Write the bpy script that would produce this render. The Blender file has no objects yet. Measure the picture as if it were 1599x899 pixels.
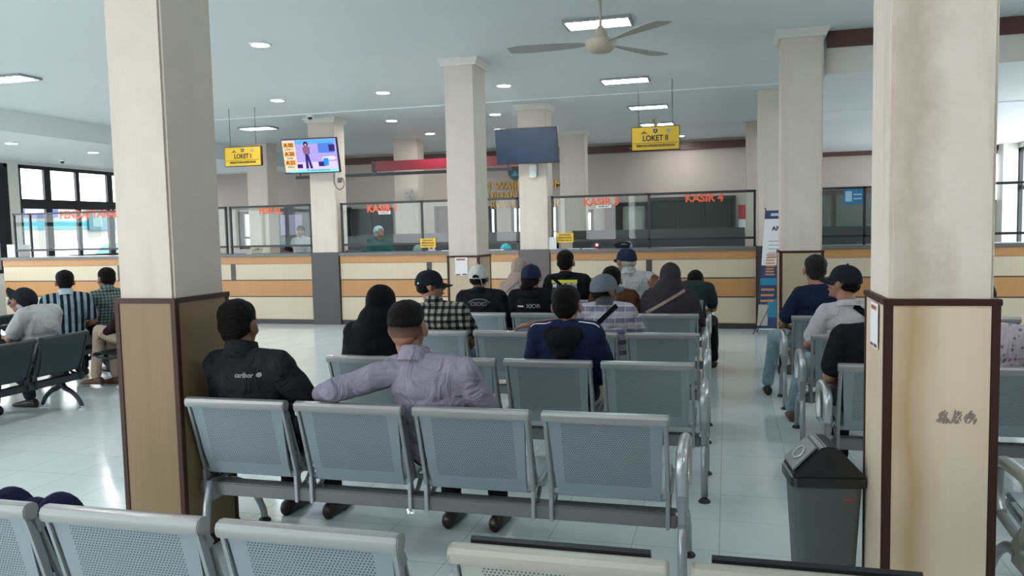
import bpy, bmesh, math, random
from mathutils import Vector, Matrix, noise
from mathutils.bvhtree import BVHTree
PI = math.pi
rnd = random.Random(7)
C = bpy.context.scene.collection
sc = bpy.context.scene

# ------------------------------------------------------------------ camera
F_PX, YAW, PITCH, ROLL, CAM_H = 1248.9, .2632, .0732, -.0216, 1.5721
cy_, sy_, cp_, sp_ = math.cos(YAW), math.sin(YAW), math.cos(PITCH), math.sin(PITCH)
fwd = Vector((-sy_*cp_, cy_*cp_, -sp_)); rgt = Vector((cy_, sy_, 0)); up = rgt.cross(fwd)
r2 = rgt*math.cos(ROLL) + up*math.sin(ROLL); u2 = up*math.cos(ROLL) - rgt*math.sin(ROLL)
cam_d = bpy.data.cameras.new('camera'); cam = bpy.data.objects.new('camera', cam_d); C.objects.link(cam)
cam_d.sensor_width = 36; cam_d.lens = F_PX/1599*36; cam_d.clip_start = .05; cam_d.clip_end = 300
cam.matrix_world = Matrix(((r2.x, u2.x, -fwd.x, 0), (r2.y, u2.y, -fwd.y, 0), (r2.z, u2.z, -fwd.z, CAM_H), (0, 0, 0, 1)))
sc.camera = cam

# ------------------------------------------------------------------ world, light, exposure
w = bpy.data.worlds.new('sky'); sc.world = w; w.use_nodes = True
bg = w.node_tree.nodes['Background']; bg.inputs[0].default_value = (.98, .975, 1.0, 1); bg.inputs[1].default_value = 2.45
sc.view_settings.view_transform = 'Standard'; sc.view_settings.look = 'None'
sc.view_settings.exposure = 1.55; sc.view_settings.gamma = 1; sc.view_settings.use_curve_mapping = False
sc.cycles.use_denoising = True
sc.cycles.max_bounces = 8; sc.cycles.diffuse_bounces = 5; sc.cycles.glossy_bounces = 3
sc.cycles.transmission_bounces = 4; sc.cycles.transparent_max_bounces = 14
sc.cycles.caustics_reflective = False; sc.cycles.caustics_refractive = False
sc.cycles.sample_clamp_indirect = 6
DL_E, FL_E = 84.0, 20.0        # strength of the downlight discs and of the fluorescent tubes

def portal(name, loc, rot, sx, sy):
    d = bpy.data.lights.new(name, 'AREA'); d.shape = 'RECTANGLE'; d.size = sx; d.size_y = sy
    d.cycles.is_portal = True
    o = bpy.data.objects.new(name, d); C.objects.link(o); o.location = loc; o.rotation_euler = rot
portal('daylight_portal_rear', (-7.9, -3.9, 1.35), (PI/2, 0, 0), 9.4, 2.7)
portal('daylight_portal_left', (-14.05, 8.5, 2.1), (0, -PI/2, 0), 2.2, 19)
portal('daylight_portal_right', (5.6, 14.4, 2.0), (0, PI/2, 0), 2.2, 8.6)

# ------------------------------------------------------------------ materials
MATS = {}
def mat(name, col, rough=.6, metal=0, var=0, vscale=6, bump=0, bscale=40, spec=.5, emit=None, estr=0, coat=0):
    if name in MATS: return MATS[name]
    m = bpy.data.materials.new(name); m.use_nodes = True; nt = m.node_tree; b = nt.nodes['Principled BSDF']
    col = tuple(col)+(1,)
    b.inputs['Base Color'].default_value = col; b.inputs['Roughness'].default_value = rough
    b.inputs['Metallic'].default_value = metal; b.inputs['Specular IOR Level'].default_value = spec
    b.inputs['Coat Weight'].default_value = coat
    tc = nt.nodes.new('ShaderNodeTexCoord')
    if var:
        n = nt.nodes.new('ShaderNodeTexNoise'); n.inputs['Scale'].default_value = vscale; n.inputs['Detail'].default_value = 5
        nt.links.new(tc.outputs['Object'], n.inputs['Vector'])
        mx = nt.nodes.new('ShaderNodeMix'); mx.data_type = 'RGBA'
        mx.inputs['A'].default_value = tuple(c*(1-var) for c in col[:3])+(1,); mx.inputs['B'].default_value = tuple(min(1, c*(1+var)) for c in col[:3])+(1,)
        nt.links.new(n.outputs['Fac'], mx.inputs['Factor']); nt.links.new(mx.outputs['Result'], b.inputs['Base Color'])
    if bump:
        n2 = nt.nodes.new('ShaderNodeTexNoise'); n2.inputs['Scale'].default_value = bscale; n2.inputs['Detail'].default_value = 4
        nt.links.new(tc.outputs['Object'], n2.inputs['Vector'])
        bp = nt.nodes.new('ShaderNodeBump'); bp.inputs['Strength'].default_value = bump; bp.inputs['Distance'].default_value = .02
        nt.links.new(n2.outputs['Fac'], bp.inputs['Height']); nt.links.new(bp.outputs['Normal'], b.inputs['Normal'])
    if emit:
        b.inputs['Emission Color'].default_value = tuple(emit)+(1,); b.inputs['Emission Strength'].default_value = estr
    MATS[name] = m; return m
class NT:
    """tiny node-writing helper"""
    def __init__(s, m): s.nt = m.node_tree; s.b = s.nt.nodes['Principled BSDF']
    def n(s, t, **k):
        x = s.nt.nodes.new(t)
        for a, v in k.items(): setattr(x, a, v)
        return x
    def l(s, a, b): s.nt.links.new(a, b)
    def math(s, op, a, b=None):
        x = s.n('ShaderNodeMath', operation=op)
        for i, v in enumerate((a, b)):
            if v is None: continue
            if isinstance(v, (int, float)): x.inputs[i].default_value = v
            else: s.l(v, x.inputs[i])
        return x.outputs[0]
    def mix(s, f, a, b):
        x = s.n('ShaderNodeMix', data_type='RGBA')
        for k, v in (('Factor', f), ('A', a), ('B', b)):
            if isinstance(v, tuple): x.inputs[k].default_value = v+(1,) if len(v) == 3 else v
            elif isinstance(v, (int, float)): x.inputs[k].default_value = v
            else: s.l(v, x.inputs[k])
        return x.outputs['Result']
    def xyz(s, which='Object'):
        tc = s.n('ShaderNodeTexCoord'); sp = s.n('ShaderNodeSeparateXYZ'); s.l(tc.outputs[which], sp.inputs[0]); return sp.outputs, tc.outputs[which]
    def stripe(s, c, period, duty, off=0.0):
        a = s.math('ADD', c, off); a = s.math('DIVIDE', a, period); a = s.math('FRACT', a); return s.math('LESS_THAN', a, duty)

def floor_mat():
    m = mat('glossy_floor_tile', (.62, .68, .68), rough=.13, spec=.5); t = NT(m); P, _ = t.xyz()
    fx = t.math('FRACT', t.math('DIVIDE', t.math('ADD', P[0], 42.04), .42)); fy = t.math('FRACT', t.math('DIVIDE', t.math('ADD', P[1], 42-.52), .42))
    g = t.math('MAXIMUM', t.math('LESS_THAN', fx, .010), t.math('LESS_THAN', fy, .010))
    br = t.n('ShaderNodeTexNoise'); br.inputs['Scale'].default_value = 1.3; br.inputs['Detail'].default_value = 6
    tc = t.n('ShaderNodeTexCoord'); mp = t.n('ShaderNodeMapping'); mp.inputs['Scale'].default_value = (2.2, 1, 1)
    t.l(tc.outputs['Object'], mp.inputs[0]); t.l(mp.outputs[0], br.inputs['Vector'])
    wn = t.n('ShaderNodeTexWhiteNoise', noise_dimensions='2D'); cx = t.n('ShaderNodeCombineXYZ')
    t.l(t.math('FLOOR', t.math('DIVIDE', t.math('ADD', P[0], 42.04), .42)), cx.inputs[0]); t.l(t.math('FLOOR', t.math('DIVIDE', t.math('ADD', P[1], 41.48), .42)), cx.inputs[1])
    t.l(cx.outputs[0], wn.inputs['Vector'])
    base = t.mix(br.outputs['Fac'], (.62, .72, .73), (.77, .84, .845))
    base = t.mix(t.math('MULTIPLY', wn.outputs['Value'], .25), base, (.58, .65, .66))
    col = t.mix(t.math('MULTIPLY', g, .65), base, (.22, .27, .28)); t.l(col, t.b.inputs['Base Color'])
    t.l(t.math('ADD', t.math('MULTIPLY', br.outputs['Fac'], .10), .08), t.b.inputs['Roughness'])
    return m
def perf_mat(name, col, holes=True):
    m = mat(name, col, rough=.38, metal=.55); t = NT(m)
    if holes:
        P, _ = t.xyz(); px = t.math('FRACT', t.math('DIVIDE', t.math('ADD', P[0], 5.85), .585))     # seat pitch
        ux = t.math('MULTIPLY', px, .585)
        z = P[2]; py = .0085
        row = t.math('FLOOR', t.math('DIVIDE', z, py)); odd = t.math('FRACT', t.math('MULTIPLY', row, .5))
        cx = t.math('SUBTRACT', t.math('FRACT', t.math('ADD', t.math('DIVIDE', ux, .0105), odd)), .5); cz = t.math('SUBTRACT', t.math('FRACT', t.math('DIVIDE', z, py)), .5)
        d = t.math('SQRT', t.math('ADD', t.math('POWER', cx, 2), t.math('POWER', t.math('MULTIPLY', cz, .81), 2)))
        h = t.math('LESS_THAN', d, .27)
        for v, lo, hi in ((ux, .077, .450), (z, .470, .752)):
            h = t.math('MULTIPLY', h, t.math('GREATER_THAN', v, lo)); h = t.math('MULTIPLY', h, t.math('LESS_THAN', v, hi))
        t.l(t.mix(t.math('MULTIPLY', h, .85), col, (.02, .024, .026)), t.b.inputs['Base Color'])  # dark inside the holes is put into the colour; sheet stays uncut
        t.l(t.math('MULTIPLY', t.math('SUBTRACT', 1, h), .45), t.b.inputs['Metallic'])
    return m
def glass_mat(name, tint=(1, 1, 1), refl=.10):
    m = bpy.data.materials.new(name); m.use_nodes = True; nt = m.node_tree; nt.nodes.remove(nt.nodes['Principled BSDF'])
    tr = nt.nodes.new('ShaderNodeBsdfTransparent'); tr.inputs[0].default_value = tuple(tint)+(1,)
    gl = nt.nodes.new('ShaderNodeBsdfGlossy'); gl.inputs['Roughness'].default_value = .02
    fr = nt.nodes.new('ShaderNodeLayerWeight'); fr.inputs[0].default_value = .5
    pw = nt.nodes.new('ShaderNodeMath'); pw.operation = 'POWER'; pw.inputs[1].default_value = 5; nt.links.new(fr.outputs['Facing'], pw.inputs[0])
    mt = nt.nodes.new('ShaderNodeMath'); mt.operation = 'MULTIPLY_ADD'; mt.inputs[1].default_value = .5; mt.inputs[2].default_value = refl*.5; nt.links.new(pw.outputs[0], mt.inputs[0])
    ms = nt.nodes.new('ShaderNodeMixShader'); nt.links.new(mt.outputs[0], ms.inputs[0]); nt.links.new(tr.outputs[0], ms.inputs[1]); nt.links.new(gl.outputs[0], ms.inputs[2])
    nt.links.new(ms.outputs[0], nt.nodes['Material Output'].inputs[0]); return m
def emis(name, col, s):
    m = bpy.data.materials.new(name); m.use_nodes = True; nt = m.node_tree; nt.nodes.remove(nt.nodes['Principled BSDF'])
    e = nt.nodes.new('ShaderNodeEmission'); e.inputs[0].default_value = tuple(col)+(1,); e.inputs[1].default_value = s
    nt.links.new(e.outputs[0], nt.nodes['Material Output'].inputs[0]); return m
def plaster_mat(name, a, b_, stain=None, wash=None):
    m = mat(name, a, rough=.75, bump=.15, bscale=60); t = NT(m)
    tc = t.n('ShaderNodeTexCoord')
    n = t.n('ShaderNodeTexNoise'); n.inputs['Scale'].default_value = 3; n.inputs['Detail'].default_value = 8; n.inputs['Roughness'].default_value = .7
    t.l(tc.outputs['Object'], n.inputs['Vector'])
    mp = t.n('ShaderNodeMapping'); mp.inputs['Scale'].default_value = (9, 9, 1.2); n2 = t.n('ShaderNodeTexNoise'); n2.inputs['Scale'].default_value = 1; n2.inputs['Detail'].default_value = 6
    t.l(tc.outputs['Object'], mp.inputs[0]); t.l(mp.outputs[0], n2.inputs['Vector'])
    c = t.mix(n.outputs['Fac'], tuple(x*.88 for x in a), b_)
    f = t.math('MULTIPLY', t.math('GREATER_THAN', n2.outputs['Fac'], .0), t.math('MAXIMUM', t.math('MULTIPLY', t.math('SUBTRACT', n2.outputs['Fac'], .52), 1.4), 0))
    c = t.mix(f, c, stain or tuple(x*.6 for x in a))
    if wash:         # brown water stain with its own blotchy outline
        P, _ = t.xyz(); d = t.math('ABSOLUTE', t.math('SUBTRACT', t.math('ADD', P[0], t.math('MULTIPLY', t.math('SUBTRACT', n.outputs['Fac'], .5), .25)), wash[0]))
        f = t.math('MULTIPLY', t.math('MAXIMUM', t.math('SUBTRACT', 1, t.math('DIVIDE', d, .11)), 0), .55); c = t.mix(f, c, wash[1])
    t.l(c, t.b.inputs['Base Color']); return m
def wood_mat(name, a, b_, rough=.35, stain=None, sx=None):
    m = mat(name, a, rough=rough, spec=.35); t = NT(m)
    tc = t.n('ShaderNodeTexCoord'); mp = t.n('ShaderNodeMapping'); mp.inputs['Scale'].default_value = (26, 26, .9)
    n = t.n('ShaderNodeTexNoise'); n.inputs['Scale'].default_value = 1; n.inputs['Detail'].default_value = 5
    t.l(tc.outputs['Object'], mp.inputs[0]); t.l(mp.outputs[0], n.inputs['Vector'])
    c = t.mix(n.outputs['Fac'], a, b_)
    if stain:        # brown rubbed-in dirt with its own outline, centred on local x = sx
        P, _ = t.xyz(); n3 = t.n('ShaderNodeTexNoise'); n3.inputs['Scale'].default_value = 2.3; n3.inputs['Detail'].default_value = 4; t.l(tc.outputs['Object'], n3.inputs['Vector'])
        d = t.math('ABSOLUTE', t.math('SUBTRACT', t.math('ADD', P[0], t.math('MULTIPLY', t.math('SUBTRACT', n3.outputs['Fac'], .5), .12)), sx))
        f = t.math('MULTIPLY', t.math('MAXIMUM', t.math('SUBTRACT', 1, t.math('DIVIDE', d, .09)), 0), .75)
        c = t.mix(f, c, stain)
    t.l(c, t.b.inputs['Base Color']); return m
def cloth(name, col, rough=.9, fn=None, wr=.35):
    m = mat(name, col, rough=rough, spec=.15); t = NT(m)
    P, v = t.xyz()
    n = t.n('ShaderNodeTexNoise'); n.inputs['Scale'].default_value = 7; n.inputs['Detail'].default_value = 3; n.inputs['Distortion'].default_value = 1.4; t.l(v, n.inputs['Vector'])
    b = t.n('ShaderNodeBump'); b.inputs['Strength'].default_value = min(1, wr*2); b.inputs['Distance'].default_value = .05; t.l(n.outputs['Fac'], b.inputs['Height']); t.l(b.outputs['Normal'], t.b.inputs['Normal'])
    if fn: t.l(fn(t, P), t.b.inputs['Base Color'])
    return m

M_FLOOR = floor_mat()
M_CEIL = mat('painted_ceiling', (.74, .79, .805), rough=.55, var=.03, vscale=1.2)
M_WALL = mat('cream_wall_paint', (.46, .41, .37), rough=.7, var=.04, vscale=1)
M_WALLW = mat('white_wall_paint', (.68, .67, .63), rough=.6, var=.03, vscale=1)
M_PLAS = plaster_mat('pillar_plaster', (.60, .53, .465), (.67, .60, .53), stain=(.42, .34, .27))
M_PLASB = plaster_mat('pillar_plaster_pale', (.68, .615, .55), (.73, .67, .60), stain=(.54, .47, .40))
M_PLASR = plaster_mat('pillar_plaster_stained', (.76, .67, .59), (.84, .76, .68), stain=(.34, .22, .13), wash=(-.08, (.40, .29, .19)))
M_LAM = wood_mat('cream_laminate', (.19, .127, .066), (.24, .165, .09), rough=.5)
M_LAMF = wood_mat('pale_cream_laminate', (.46, .37, .26), (.54, .44, .32))
M_LAMR = wood_mat('cream_laminate_stained', (.68, .545, .39), (.78, .655, .51), stain=(.42, .26, .11), sx=-.105)
M_LAMC = wood_mat('counter_cream_laminate', (.56, .48, .35), (.62, .54, .41))
M_ORNG = wood_mat('counter_orange_laminate', (.45, .23, .095), (.52, .28, .12))
M_BRN = mat('dark_brown_trim', (.045, .018, .013), rough=.5, spec=.25)
M_BRNW = mat('brown_wood_fascia', (.09, .045, .038), rough=.45, var=.15)
M_TOP = mat('grey_granite_top', (.13, .135, .14), rough=.3, var=.3, vscale=90)
M_PLINTH = mat('dark_plinth', (.035, .028, .028), rough=.4)
M_CLAD = mat('dark_pillar_cladding', (.055, .048, .05), rough=.35)
M_FRAME = mat('dark_aluminium_frame', (.022, .022, .024), rough=.35, metal=.2)
M_GLASS = glass_mat('clear_glass', (.92, .95, .94), .04)
M_WGLASS = glass_mat('window_glass', (.96, .99, 1), .05)
M_BSILV = perf_mat('silver_perforated_steel', (.285, .335, .36))
M_BCRM = perf_mat('cream_perforated_steel', (.46, .46, .42))
M_BDRK = perf_mat('dark_perforated_steel', (.018, .03, .036), holes=False)
M_RAIL = mat('silver_painted_rail', (.33, .335, .33), rough=.32, metal=.35)
M_RAILC = mat('cream_painted_rail', (.40, .38, .33), rough=.38, metal=.1)
M_DRK = mat('dark_painted_steel', (.02, .03, .036), rough=.45, metal=.3)
M_ALU = mat('cast_aluminium', (.34, .36, .37), rough=.35, metal=.6)
M_CHR = mat('polished_aluminium_tube', (.50, .52, .53), rough=.32, metal=.7)
M_BEAM = mat('grey_beam_paint', (.17, .175, .18), rough=.45, metal=.2)
M_RUB = mat('black_rubber', (.012, .012, .013), rough=.5)
M_PADB = mat('black_vinyl_pad', (.01, .01, .012), rough=.4)
M_WHITE = mat('white_plastic', (.8, .8, .8), rough=.4)
M_PAPER = mat('white_paper', (.8, .8, .82), rough=.7)
M_BLK = mat('black_plastic', (.012, .013, .015), rough=.3)
M_SIGN = mat('yellow_sign_face', (.80, .52, .02), rough=.35, emit=(.8, .5, .02), estr=0)
M_INK = mat('dark_ink', (.03, .015, .008), rough=.6)
M_RED = mat('orange_red_vinyl', (.85, .13, .045), rough=.4)
M_GOLD = mat('gold_letters', (.52, .30, .05), rough=.35, metal=.5)
M_DESK = mat('dark_green_desk_panel', (.045, .06, .058), rough=.3)
M_DOORD = mat('dark_door_panel', (.03, .03, .035), rough=.35)
M_HAIR = mat('black_hair', (.005, .004, .0035), rough=.6, bump=.8, bscale=130, spec=.12)
M_HAIRG = mat('grey_black_hair', (.02, .019, .018), rough=.6, bump=.8, bscale=130, spec=.12)
M_FADE = mat('short_cropped_hair', (.062, .036, .027), rough=.8, bump=.4, bscale=300)
def fade_nodes():
    t = NT(M_FADE); P, _ = t.xyz(); f = t.math('MINIMUM', t.math('MAXIMUM', t.math('DIVIDE', t.math('SUBTRACT', P[2], 1.075), .07), 0), 1)
    t.l(t.mix(f, (.22, .11, .072), (.008, .006, .005)), t.b.inputs['Base Color'])     # clipped hair thinning towards the nape
fade_nodes()
SKIN = mat('brown_skin', (.19, .085, .052), rough=.55, var=.08, vscale=12, bump=.08, bscale=80)
SKIN2 = mat('tan_skin', (.28, .14, .09), rough=.55, var=.08, vscale=12, bump=.08, bscale=80)
M_DENIM = cloth('blue_denim', (.11, .17, .22)); M_LDENIM = cloth('pale_blue_denim', (.26, .38, .42)); M_BLKP = cloth('black_trousers', (.008, .008, .009))
M_BEIGEP = cloth('beige_trousers', (.42, .34, .26)); M_DARKP = cloth('dark_navy_trousers', (.018, .024, .034))
M_SHOE = mat('dark_leather', (.02, .014, .012), rough=.4); M_SHOEB = mat('brown_leather', (.11, .05, .03), rough=.45)

# ------------------------------------------------------------------ mesh helpers
def finish(name, bm, m, parent=None, smooth=False, bev=0, auto=None):
    if bev: 
        bmesh.ops.remove_doubles(bm, verts=bm.verts, dist=1e-6)
        ed = [e for e in bm.edges if len(e.link_faces) == 2 and e.calc_face_angle(0) > .5]
        try: bmesh.ops.bevel(bm, geom=ed, offset=bev, segments=2, affect='EDGES', clamp_overlap=True)
        except Exception: pass
    bmesh.ops.recalc_face_normals(bm, faces=bm.faces)
    if auto is not None:
        for f in bm.faces: f.smooth = True
        for e in bm.edges: e.smooth = not (len(e.link_faces) == 2 and e.calc_face_angle(0) > auto)
    elif smooth:
        for f in bm.faces: f.smooth = True
    me = bpy.data.meshes.new(name); bm.to_mesh(me); bm.free()
    me.materials.append(m); o = bpy.data.objects.new(name, me); C.objects.link(o)
    if parent: o.parent = parent
    return o
def box(bm, x0, x1, y0, y1, z0, z1):
    vs = [bm.verts.new(p) for p in ((x0, y0, z0), (x1, y0, z0), (x1, y1, z0), (x0, y1, z0), (x0, y0, z1), (x1, y0, z1), (x1, y1, z1), (x0, y1, z1))]
    for f in ((0, 3, 2, 1), (4, 5, 6, 7), (0, 1, 5, 4), (1, 2, 6, 5), (2, 3, 7, 6), (3, 0, 4, 7)): bm.faces.new([vs[i] for i in f])
    return vs
def loft(bm, rings, closed=True, cap=True):
    R = [[bm.verts.new(p) for p in r] for r in rings]; n = len(R[0])
    for a, b in zip(R, R[1:]):
        for i in range(n if closed else n-1):
            j = (i+1) % n; bm.faces.new((a[i], a[j], b[j], b[i]))
    if cap and closed:
        bm.faces.new(R[0][::-1]); bm.faces.new(R[-1])
    return R
def tube(bm, pts, r, n=12, flat=1.0):
    pts = [Vector(p) for p in pts]; rs = r if isinstance(r, (list, tuple)) else [r]*len(pts); rings = []; ref = None
    for i, p in enumerate(pts):
        d = (pts[min(i+1, len(pts)-1)]-pts[max(i-1, 0)]).normalized()
        if ref is None: ref = Vector((1, 0, 0)) if abs(d.x) < .9 else Vector((0, 0, 1))
        a = (ref - d*ref.dot(d)).normalized(); b = d.cross(a); ref = a
        rings.append([p + a*math.cos(t)*rs[i]*flat + b*math.sin(t)*rs[i] for t in [2*PI*k/n for k in range(n)]])
    loft(bm, rings)
def smoothpath(pts, k=5):
    P = [Vector(p) for p in pts]; out = []
    for i in range(len(P)-1):
        p0, p1, p2, p3 = P[max(i-1, 0)], P[i], P[i+1], P[min(i+2, len(P)-1)]
        for s in range(k):
            t = s/k; out.append(.5*((2*p1)+(p2-p0)*t+(2*p0-5*p1+4*p2-p3)*t*t+(3*p1-p0-3*p2+p3)*t**3))
    out.append(P[-1]); return out
def lathe(bm, prof, n=24, c=(0, 0, 0)):
    rings = [[(c[0]+r*math.cos(2*PI*k/n), c[1]+r*math.sin(2*PI*k/n), c[2]+z) for k in range(n)] for r, z in prof]; loft(bm, rings)
def prism(bm, poly, x0, x1, axis='x'):
    """extrude a polygon given in (y,z) along x, (x,z) along y or (x,y) along z"""
    f = {'x': lambda a, b, t: (t, a, b), 'y': lambda a, b, t: (a, t, b), 'z': lambda a, b, t: (a, b, t)}[axis]
    loft(bm, [[f(a, b, x0) for a, b in poly], [f(a, b, x1) for a, b in poly]])
def band(pts, wd):
    """outline polygon of a strip of width wd along 2d points"""
    L, R = [], []
    for i, p in enumerate(pts):
        a = Vector(pts[max(i-1, 0)]); b = Vector(pts[min(i+1, len(pts)-1)]); d = (b-a).normalized(); n = Vector((-d.y, d.x))
        wi = wd[i] if isinstance(wd, (list, tuple)) else wd
        L.append(Vector(p)+n*wi/2); R.append(Vector(p)-n*wi/2)
    return L+R[::-1]
def tag(o, label=None, cat=None, group=None, kind=None):
    if label: o['label'] = label
    if cat: o['category'] = cat
    if group: o['group'] = group
    if kind: o['kind'] = kind
    return o
def thing(name, label, cat, loc=(0, 0, 0), rz=0, group=None):
    o = bpy.data.objects.new(name, None); C.objects.link(o); o.location = loc; o.rotation_euler = (0, 0, rz); o.empty_display_size = .1
    return tag(o, label, cat, group)
def struct(name, bm, m, parent=None, **k):
    o = finish(name, bm, m, parent, **k)
    if not parent: o['kind'] = 'structure'
    return o
def B(*boxes):
    bm = bmesh.new()
    for b in boxes: box(bm, *b)
    return bm
def children(o): return [c for c in bpy.data.objects if c.parent == o]
def copy_tree(o, parent=None):
    c = o.copy(); C.objects.link(c); c.parent = parent
    for ch in KIDS[o.name] if o.name in KIDS else children(o): copy_tree(ch, c)
    return c
KIDS = {}
def text_bm(s, size, thick=.02, ext=.001, cond=1.0, align='CENTER'):
    cu = bpy.data.curves.new('t', 'FONT'); cu.body = s; cu.size = size; cu.align_x = align; cu.align_y = 'CENTER'
    cu.offset = thick*size; cu.extrude = ext; cu.resolution_u = 3
    o = bpy.data.objects.new('t', cu); C.objects.link(o); dg = bpy.context.evaluated_depsgraph_get(); dg.update()
    me = bpy.data.meshes.new_from_object(o.evaluated_get(dg)); bm = bmesh.new(); bm.from_mesh(me)
    bpy.data.objects.remove(o); bpy.data.curves.remove(cu); bpy.data.meshes.remove(me)
    for v in bm.verts: x, y, z = v.co; v.co = (x*cond, -z, y)      # stands up, faces -Y
    return bm
def text(name, s, size, loc, m, parent=None, **k):
    bm = text_bm(s, size, **k)
    for v in bm.verts: v.co += Vector(loc)
    return finish(name, bm, m, parent)

# ------------------------------------------------------------------ the room
X0, X1, YB, YR = -14.2, 5.73, 18.9, -4.0
CZ = 3.53
struct('floor', B((-14.4, 6.0, YR, YB+.2, -.1, 0)), M_FLOOR)
# ceiling: high middle bay, dropped bays on both sides
bm = B((-10.45, 1.0, YR, YB, CZ, CZ+.1), (-14.4, -10.55, YR, YB, 3.2, 3.3), (1.0, 6.0, 9.0, YB, 3.1, 3.2), (-10.55, -10.45, YR, YB, 3.2, CZ+.1), (1.0, 6.0, YR, 9.0, CZ, CZ+.1), (1.0, 1.06, 9.0, YB, 3.2, CZ+.1))
struct('ceiling', bm, M_CEIL)
struct('trim_1', B((-10.44, .99, 11.93, 11.97, CZ-.018, CZ-.001)), M_CEIL)
struct('trim_2', B((1.0, 6.0, 8.94, 8.979, 3.36, CZ-.002)), M_BRNW)
struct('trim_3', B((1.0, 6.0, 8.96, 8.979, 3.1, 3.36)), M_WALLW)
struct('trim_4', B((1.0, 6.0, 11.9, 11.95, 3.085, 3.099)), M_CEIL)
struct('trim_5', B((X0, X1, YB-.06, YB-.001, 3.30, 3.47)), M_BRNW)
struct('trim_6', B((1.05, X1, YB-.08, YB-.061, 3.0, 3.099)), M_BRNW)
# back wall with a bright window slit at its right end
struct('wall_back', B((-14.4, -12.65, YB, YB+.15, 0, 3.6), (-12.65, -11.85, YB, YB+.15, 0, 1.2), (-12.65, -11.85, YB, YB+.15, 2.2, 3.6), (-11.85, -5.65, YB, YB+.15, 0, 3.6), (-5.44, -5.08, YB, YB+.15, 1.1, 2.15), (-4.6, -4.15, YB, YB+.15, 1.1, 2.15), (-5.65, -3.9, YB, YB+.15, 0, 1.1), (-5.65, -3.9, YB, YB+.15, 2.15, 3.6), (-3.9, -3.4, YB, YB+.15, 0, 3.6), (-3.4, -3.05, YB, YB+.15, 2.0, 3.6), (-3.4, -3.05, YB, YB+.15, 0, 1.45),
     (-3.05, 5.25, YB, YB+.15, 0, 3.6), (5.25, 5.55, YB, YB+.15, 0, 1.9), (5.25, 5.55, YB, YB+.15, 3.0, 3.6), (5.55, 6.0, YB, YB+.15, 0, 3.6)), M_WALL)
# side walls: low sill wall, header, piers
def side_wall(name, xa, xb, piers, sill, head, top):
    bs = [(xa, xb, YR, YB, 0, sill), (xa, xb, YR, YB, head, top)] + [(xa, xb, a, b, sill, head) for a, b in piers]
    return struct(name, B(*bs), M_WALLW)
side_wall('wall_left', X0-.15, X0, [(-4, -3.6), (.6, 1.0), (5.2, 5.6), (9.4, 9.6), (13.28, 13.52), (17.2, 17.6)], .9, 3.14, 3.4)
side_wall('wall_right', X1, X1+.15, [(-4, 10.2), (14.4, 14.8), (18.6, 18.9)], .9, 3.0, 3.6)
struct('wall_front', B((-14.4, -12.6, YR-.1, YR, 0, 3.6), (-3.2, 6, YR-.1, YR, 0, 3.6), (-12.6, -3.2, YR-.1, YR, 2.7, 3.6), (-8.8, -8.4, YR-.1, YR, 0, 2.9)), M_WALLW)
struct('trim_7', B((5.45, 5.72, 18.5, 18.89, 0, 3.1)), M_WALLW)
wn = 0
def window(x, y0, y1, z0, z1, vs, hs, axis='x', depth=.07):
    global wn; wn += 1; t = .075
    bs = []
    def seg(a0, a1, b0, b1, d=depth):
        bs.append((x-d/2, x+d/2, a0, a1, b0, b1) if axis == 'x' else (a0, a1, x-d/2, x+d/2, b0, b1))
    seg(y0, y1, z0, z0+t); seg(y0, y1, z1-t, z1); seg(y0, y0+t, z0, z1); seg(y1-t, y1, z0, z1)
    for v, tw in vs: seg(v-tw/2, v+tw/2, z0, z1, depth*.9)
    for h, tw in hs: seg(y0, y1, h-tw/2, h+tw/2, depth*.8)
    f = struct('window_%d' % wn, B(*bs), M_FRAME)
    g = B((x-.004, x+.004, y0+t, y1-t, z0+t, z1-t)) if axis == 'x' else B((y0+t, y1-t, x-.004, x+.004, z0+t, z1-t))
    o = finish('window_pane', g, M_WGLASS, f); return f
for a, b in ((-3.6, .6), (1.0, 5.2), (5.6, 9.4)): window(X0-.06, a, b, .9, 3.14, [(a+(b-a)/3, .1), (a+2*(b-a)/3, .1)], [(2.38, .1)])
window(X0-.06, 9.6, 13.28, .9, 3.14, [(11.0, .12), (12.2, .12), (13.1, .2)], [(1.9, .08)])
window(X0-.06, 13.52, 17.2, .9, 3.14, [(14.28, .17), (15.12, .1), (16.1, .17)], [(2.33, .2), (1.16, .10)])
window(X0-.06, 17.6, 18.9, .9, 3.14, [(18.2, .1)], [(2.38, .1)])
for a, b in ((10.2, 14.4), (14.8, 18.6)): window(X1+.06, a, b, .9, 3.0, [(a+(b-a)/3, .1), (a+2*(b-a)/3, .1)], [(2.2, .1)])
window(YB+.05, 5.25, 5.55, 1.9, 3.0, [], [], 'y')
window(YB+.05, -12.65, -11.85, 1.2, 2.2, [(-12.55, .12)], [(1.5, .05)], 'y')
for a_, b_ in ((-5.65, -5.44), (-5.08, -4.6), (-4.15, -3.9)): window(YB+.05, a_, b_, 1.1, 2.15, [], [(1.5, .03)], 'y')
window(YB+.05, -3.4, -3.05, 1.45, 2.0, [], [], 'y')  # bright opening stands in for white papers on the back wall

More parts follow.
